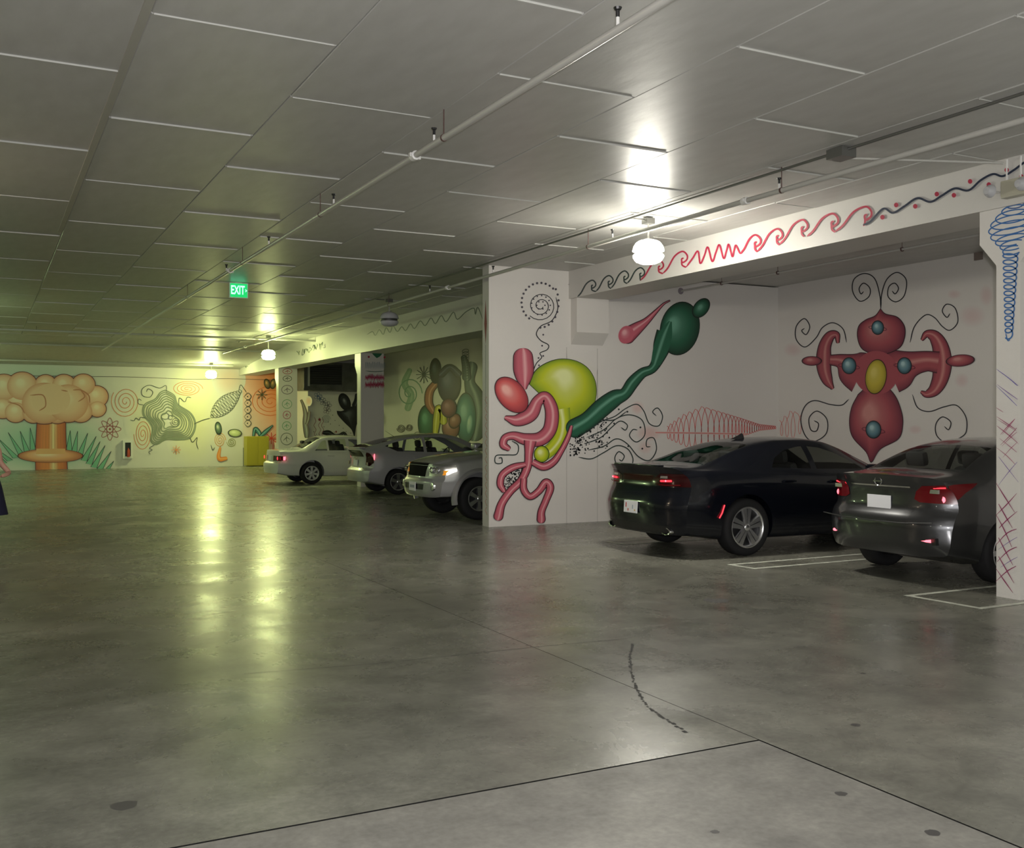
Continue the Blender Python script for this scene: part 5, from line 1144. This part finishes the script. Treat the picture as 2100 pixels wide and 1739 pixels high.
TC, made = build_car('pickup_truck', 'silver pickup truck nosing out from behind the partition wall', sp, (6.82+5.2, 17.1, 0), math.pi, 1.0)
for sg in (1, -1):
    MB().hexa([(4.975, sg*.83-.03, .80), (4.955, sg*.83+.02, .80), (4.85, sg*.83+.02, .80), (4.85, sg*.83-.03, .80), (4.97, sg*.83-.03, .87), (4.94, sg*.83+.02, .88), (4.85, sg*.83+.02, .88), (4.85, sg*.83-.03, .87)]).build('turn_signal', M_amber, TC)
    for yy in (.60, .71): MB().lathe([(0, -.02), (.03, -.02), (.055, .012), (.06, .014)], 18, axis='x', c=(5.085-(yy-.6)*.5, sg*yy, .885)).build('headlamp_bowl', M_chrome, TC, smooth=True)
    MB().lathe([(0, .01), (.05, .006), (.075, -.004), (.082, -.03), (.082, -.1)], 20, axis='x', c=(5.115, sg*.66, .595)).build('fog_lamp', M_refl, TC, smooth=True)
    # wheel arch flares
    for xx in (1.05, 4.30):
        fl_ = MB(); R0, R1 = .455, .53; n = 22; V = []
        for k in range(n+1):
            a = math.radians(-12+204*k/n); c_, s_ = math.cos(a), math.sin(a)
            yo = sg*(.92+.045); yi = sg*.86
            V += [(xx+R0*c_, yo-sg*.01, .385+R0*s_), (xx+(R0+.03)*c_, yo, .385+(R0+.03)*s_), (xx+R1*c_, sg*.905, .385+R1*s_), (xx+R1*c_, yi, .385+R1*s_), (xx+R0*c_, yi, .385+R0*s_)]
        Fq = []
        for k in range(n):
            for q in range(5): Fq.append((k*5+q, k*5+(q+1) % 5, (k+1)*5+(q+1) % 5, (k+1)*5+q))
        Fq += [tuple(range(5)), tuple(n*5+q for q in range(5))]
        fl_.add(V, Fq).build('wheel_arch_flare', TP, TC, smooth=True)
for k in range(6): MB().box(5.12-.10, 5.12-.085, -.40, .40, .79+k*.036, .798+k*.036).build('grille_bar', M_steel, TC)
plate(TC, 5.21, 0, .575, marks=((0, 0, .2, .05, 'a8b0c0'),), facing=1); handle(TC, 2.25, .98, .905, TP); mirror(TC, 3.45, 1.25, .92, TP)

# ------------------------------------------------------------------ person at the left edge
PX, PYY = -0.025, 15.95
t = empty('person', (PX, PYY, 0), 0); tag(t, 'person in a dark navy dress standing mostly past the left edge, elbow out', 'person')
SKIN = mat('skin', (.62, .34, .25), .5); NAVY = mat('navy_fabric', (.012, .012, .04), .8); HAIR = mat('hair', (.03, .018, .012), .6)
def skinned(name, verts, edges, radii, m, parent, sub=2, root=0):
    me = bpy.data.meshes.new(name); me.from_pydata(verts, edges, []); o = bpy.data.objects.new(name, me); COL.objects.link(o)
    md = o.modifiers.new('s', 'SKIN'); sv = me.skin_vertices[0].data
    for i, r in enumerate(radii): sv[i].radius = (r, r) if not isinstance(r, tuple) else r; sv[i].use_root = (i == root)
    s2 = o.modifiers.new('u', 'SUBSURF'); s2.levels = s2.render_levels = sub
    bpy.context.view_layer.update(); out = bpy.data.meshes.new_from_object(o.evaluated_get(bpy.context.evaluated_depsgraph_get())); bpy.data.objects.remove(o)
    return link(name, out, parent, m, True, 80)
# right = +x side (towards the frame). arm with the hand on the hip, elbow out
V = [(0, 0, .95), (0, 0, 1.1), (0, 0, 1.25), (0, 0, 1.38), (0, 0, 1.46), (0, .01, 1.54), (0, -.01, 1.60), (.17, 0, 1.36), (.20, .02, 1.16), (.315, .01, 1.01), (.28, -.08, .99), (.21, -.14, .97), (-.17, 0, 1.36), (-.22, .02, 1.10), (-.22, -.04, .90), (-.22, -.06, .83),
     (.09, 0, .88), (.10, 0, .50), (.10, .02, .30), (.10, .01, .10), (.10, -.02, .05), (.11, -.14, .03), (-.09, 0, .88), (-.10, 0, .50), (-.10, .02, .30), (-.10, .01, .10), (-.10, -.02, .05), (-.11, -.14, .03)]
Ed = [(0, 1), (1, 2), (2, 3), (3, 4), (4, 5), (5, 6), (3, 7), (7, 8), (8, 9), (9, 10), (10, 11), (3, 12), (12, 13), (13, 14), (14, 15), (0, 16), (16, 17), (17, 18), (18, 19), (19, 20), (20, 21), (0, 22), (22, 23), (23, 24), (24, 25), (25, 26), (26, 27)]
Rr = [(.15, .11), (.12, .09), (.14, .10), (.13, .09), .055, .065, .085, .055, .042, .038, .032, .026, .055, .042, .034, .026, .085, .055, .052, .036, .042, .030, .085, .055, .052, .036, .042, .030]
skinned('body', V, Ed, Rr, SKIN, t)
for (hx, hy, hz, sx) in ((.20, -.15, .965, -1), (-.22, -.07, .80, 0)):
    for i in range(4):
        b0 = Vector((hx, hy, hz)); d = Vector((sx*.6, -.2, -.35 if sx else -1)).normalized(); s_ = Vector((0, .5, .5)).normalized() if sx else Vector((0, 1, 0))
        b1 = b0+s_*(i-1.5)*.018; L_ = (.062, .072, .068, .054)[i]
        skinned('finger', [tuple(b0), tuple(b1+d*.02), tuple(b1+d*(.02+L_*.55)), tuple(b1+d*(.02+L_)+Vector((0, -.01, -.008)))], [(0, 1), (1, 2), (2, 3)], [.012, .009, .008, .006], SKIN, t, 1)
    skinned('thumb', [(hx, hy, hz), (hx+.01, hy-.03, hz+.012), (hx-.005, hy-.055, hz+.005)], [(0, 1), (1, 2)], [.012, .010, .008], SKIN, t, 1)
MB().lathe([(0, 1.73), (.04, 1.725), (.075, 1.70), (.092, 1.66), (.092, 1.60), (.080, 1.55), (.060, 1.52), (.03, 1.50), (0, 1.50)], 20, c=(0, -.005, 0)).build('head', SKIN, t, smooth=True)
MB().lathe([(0, 1.755), (.06, 1.745), (.10, 1.70), (.112, 1.62), (.11, 1.52), (.12, 1.44), (.10, 1.40), (.09, 1.5)], 20, c=(0, .028, 0)).build('hair', HAIR, t, smooth=True)
for sx in (-.032, .032): MB().lathe([(0, -.012), (.012, 0), (0, .012)], 10, c=(sx, -.088, 1.625)).build('eye', M_black, t)
MB().add([(-.012, -.09, 1.58), (.012, -.09, 1.58), (0, -.118, 1.585), (0, -.09, 1.63)], [(0, 1, 2), (0, 2, 3), (1, 3, 2)]).build('nose', SKIN, t)
MB().box(-.022, .022, -.092, -.08, 1.553, 1.562).build('mouth', mat('lips', (.4, .12, .12), .5), t)
dr = MB()
dr.lathe([(.085, 1.43), (.15, 1.36), (.165, 1.2), (.15, 1.08), (.19, .95), (.23, .8), (.27, .6), (.305, .43), (.298, .43), (.26, .62), (.18, .95), (.14, 1.08)], 28)
dm = dr.mesh('dress'); dm.transform(Matrix.Diagonal((1, .72, 1, 1))); link('dress', dm, t, NAVY, True)
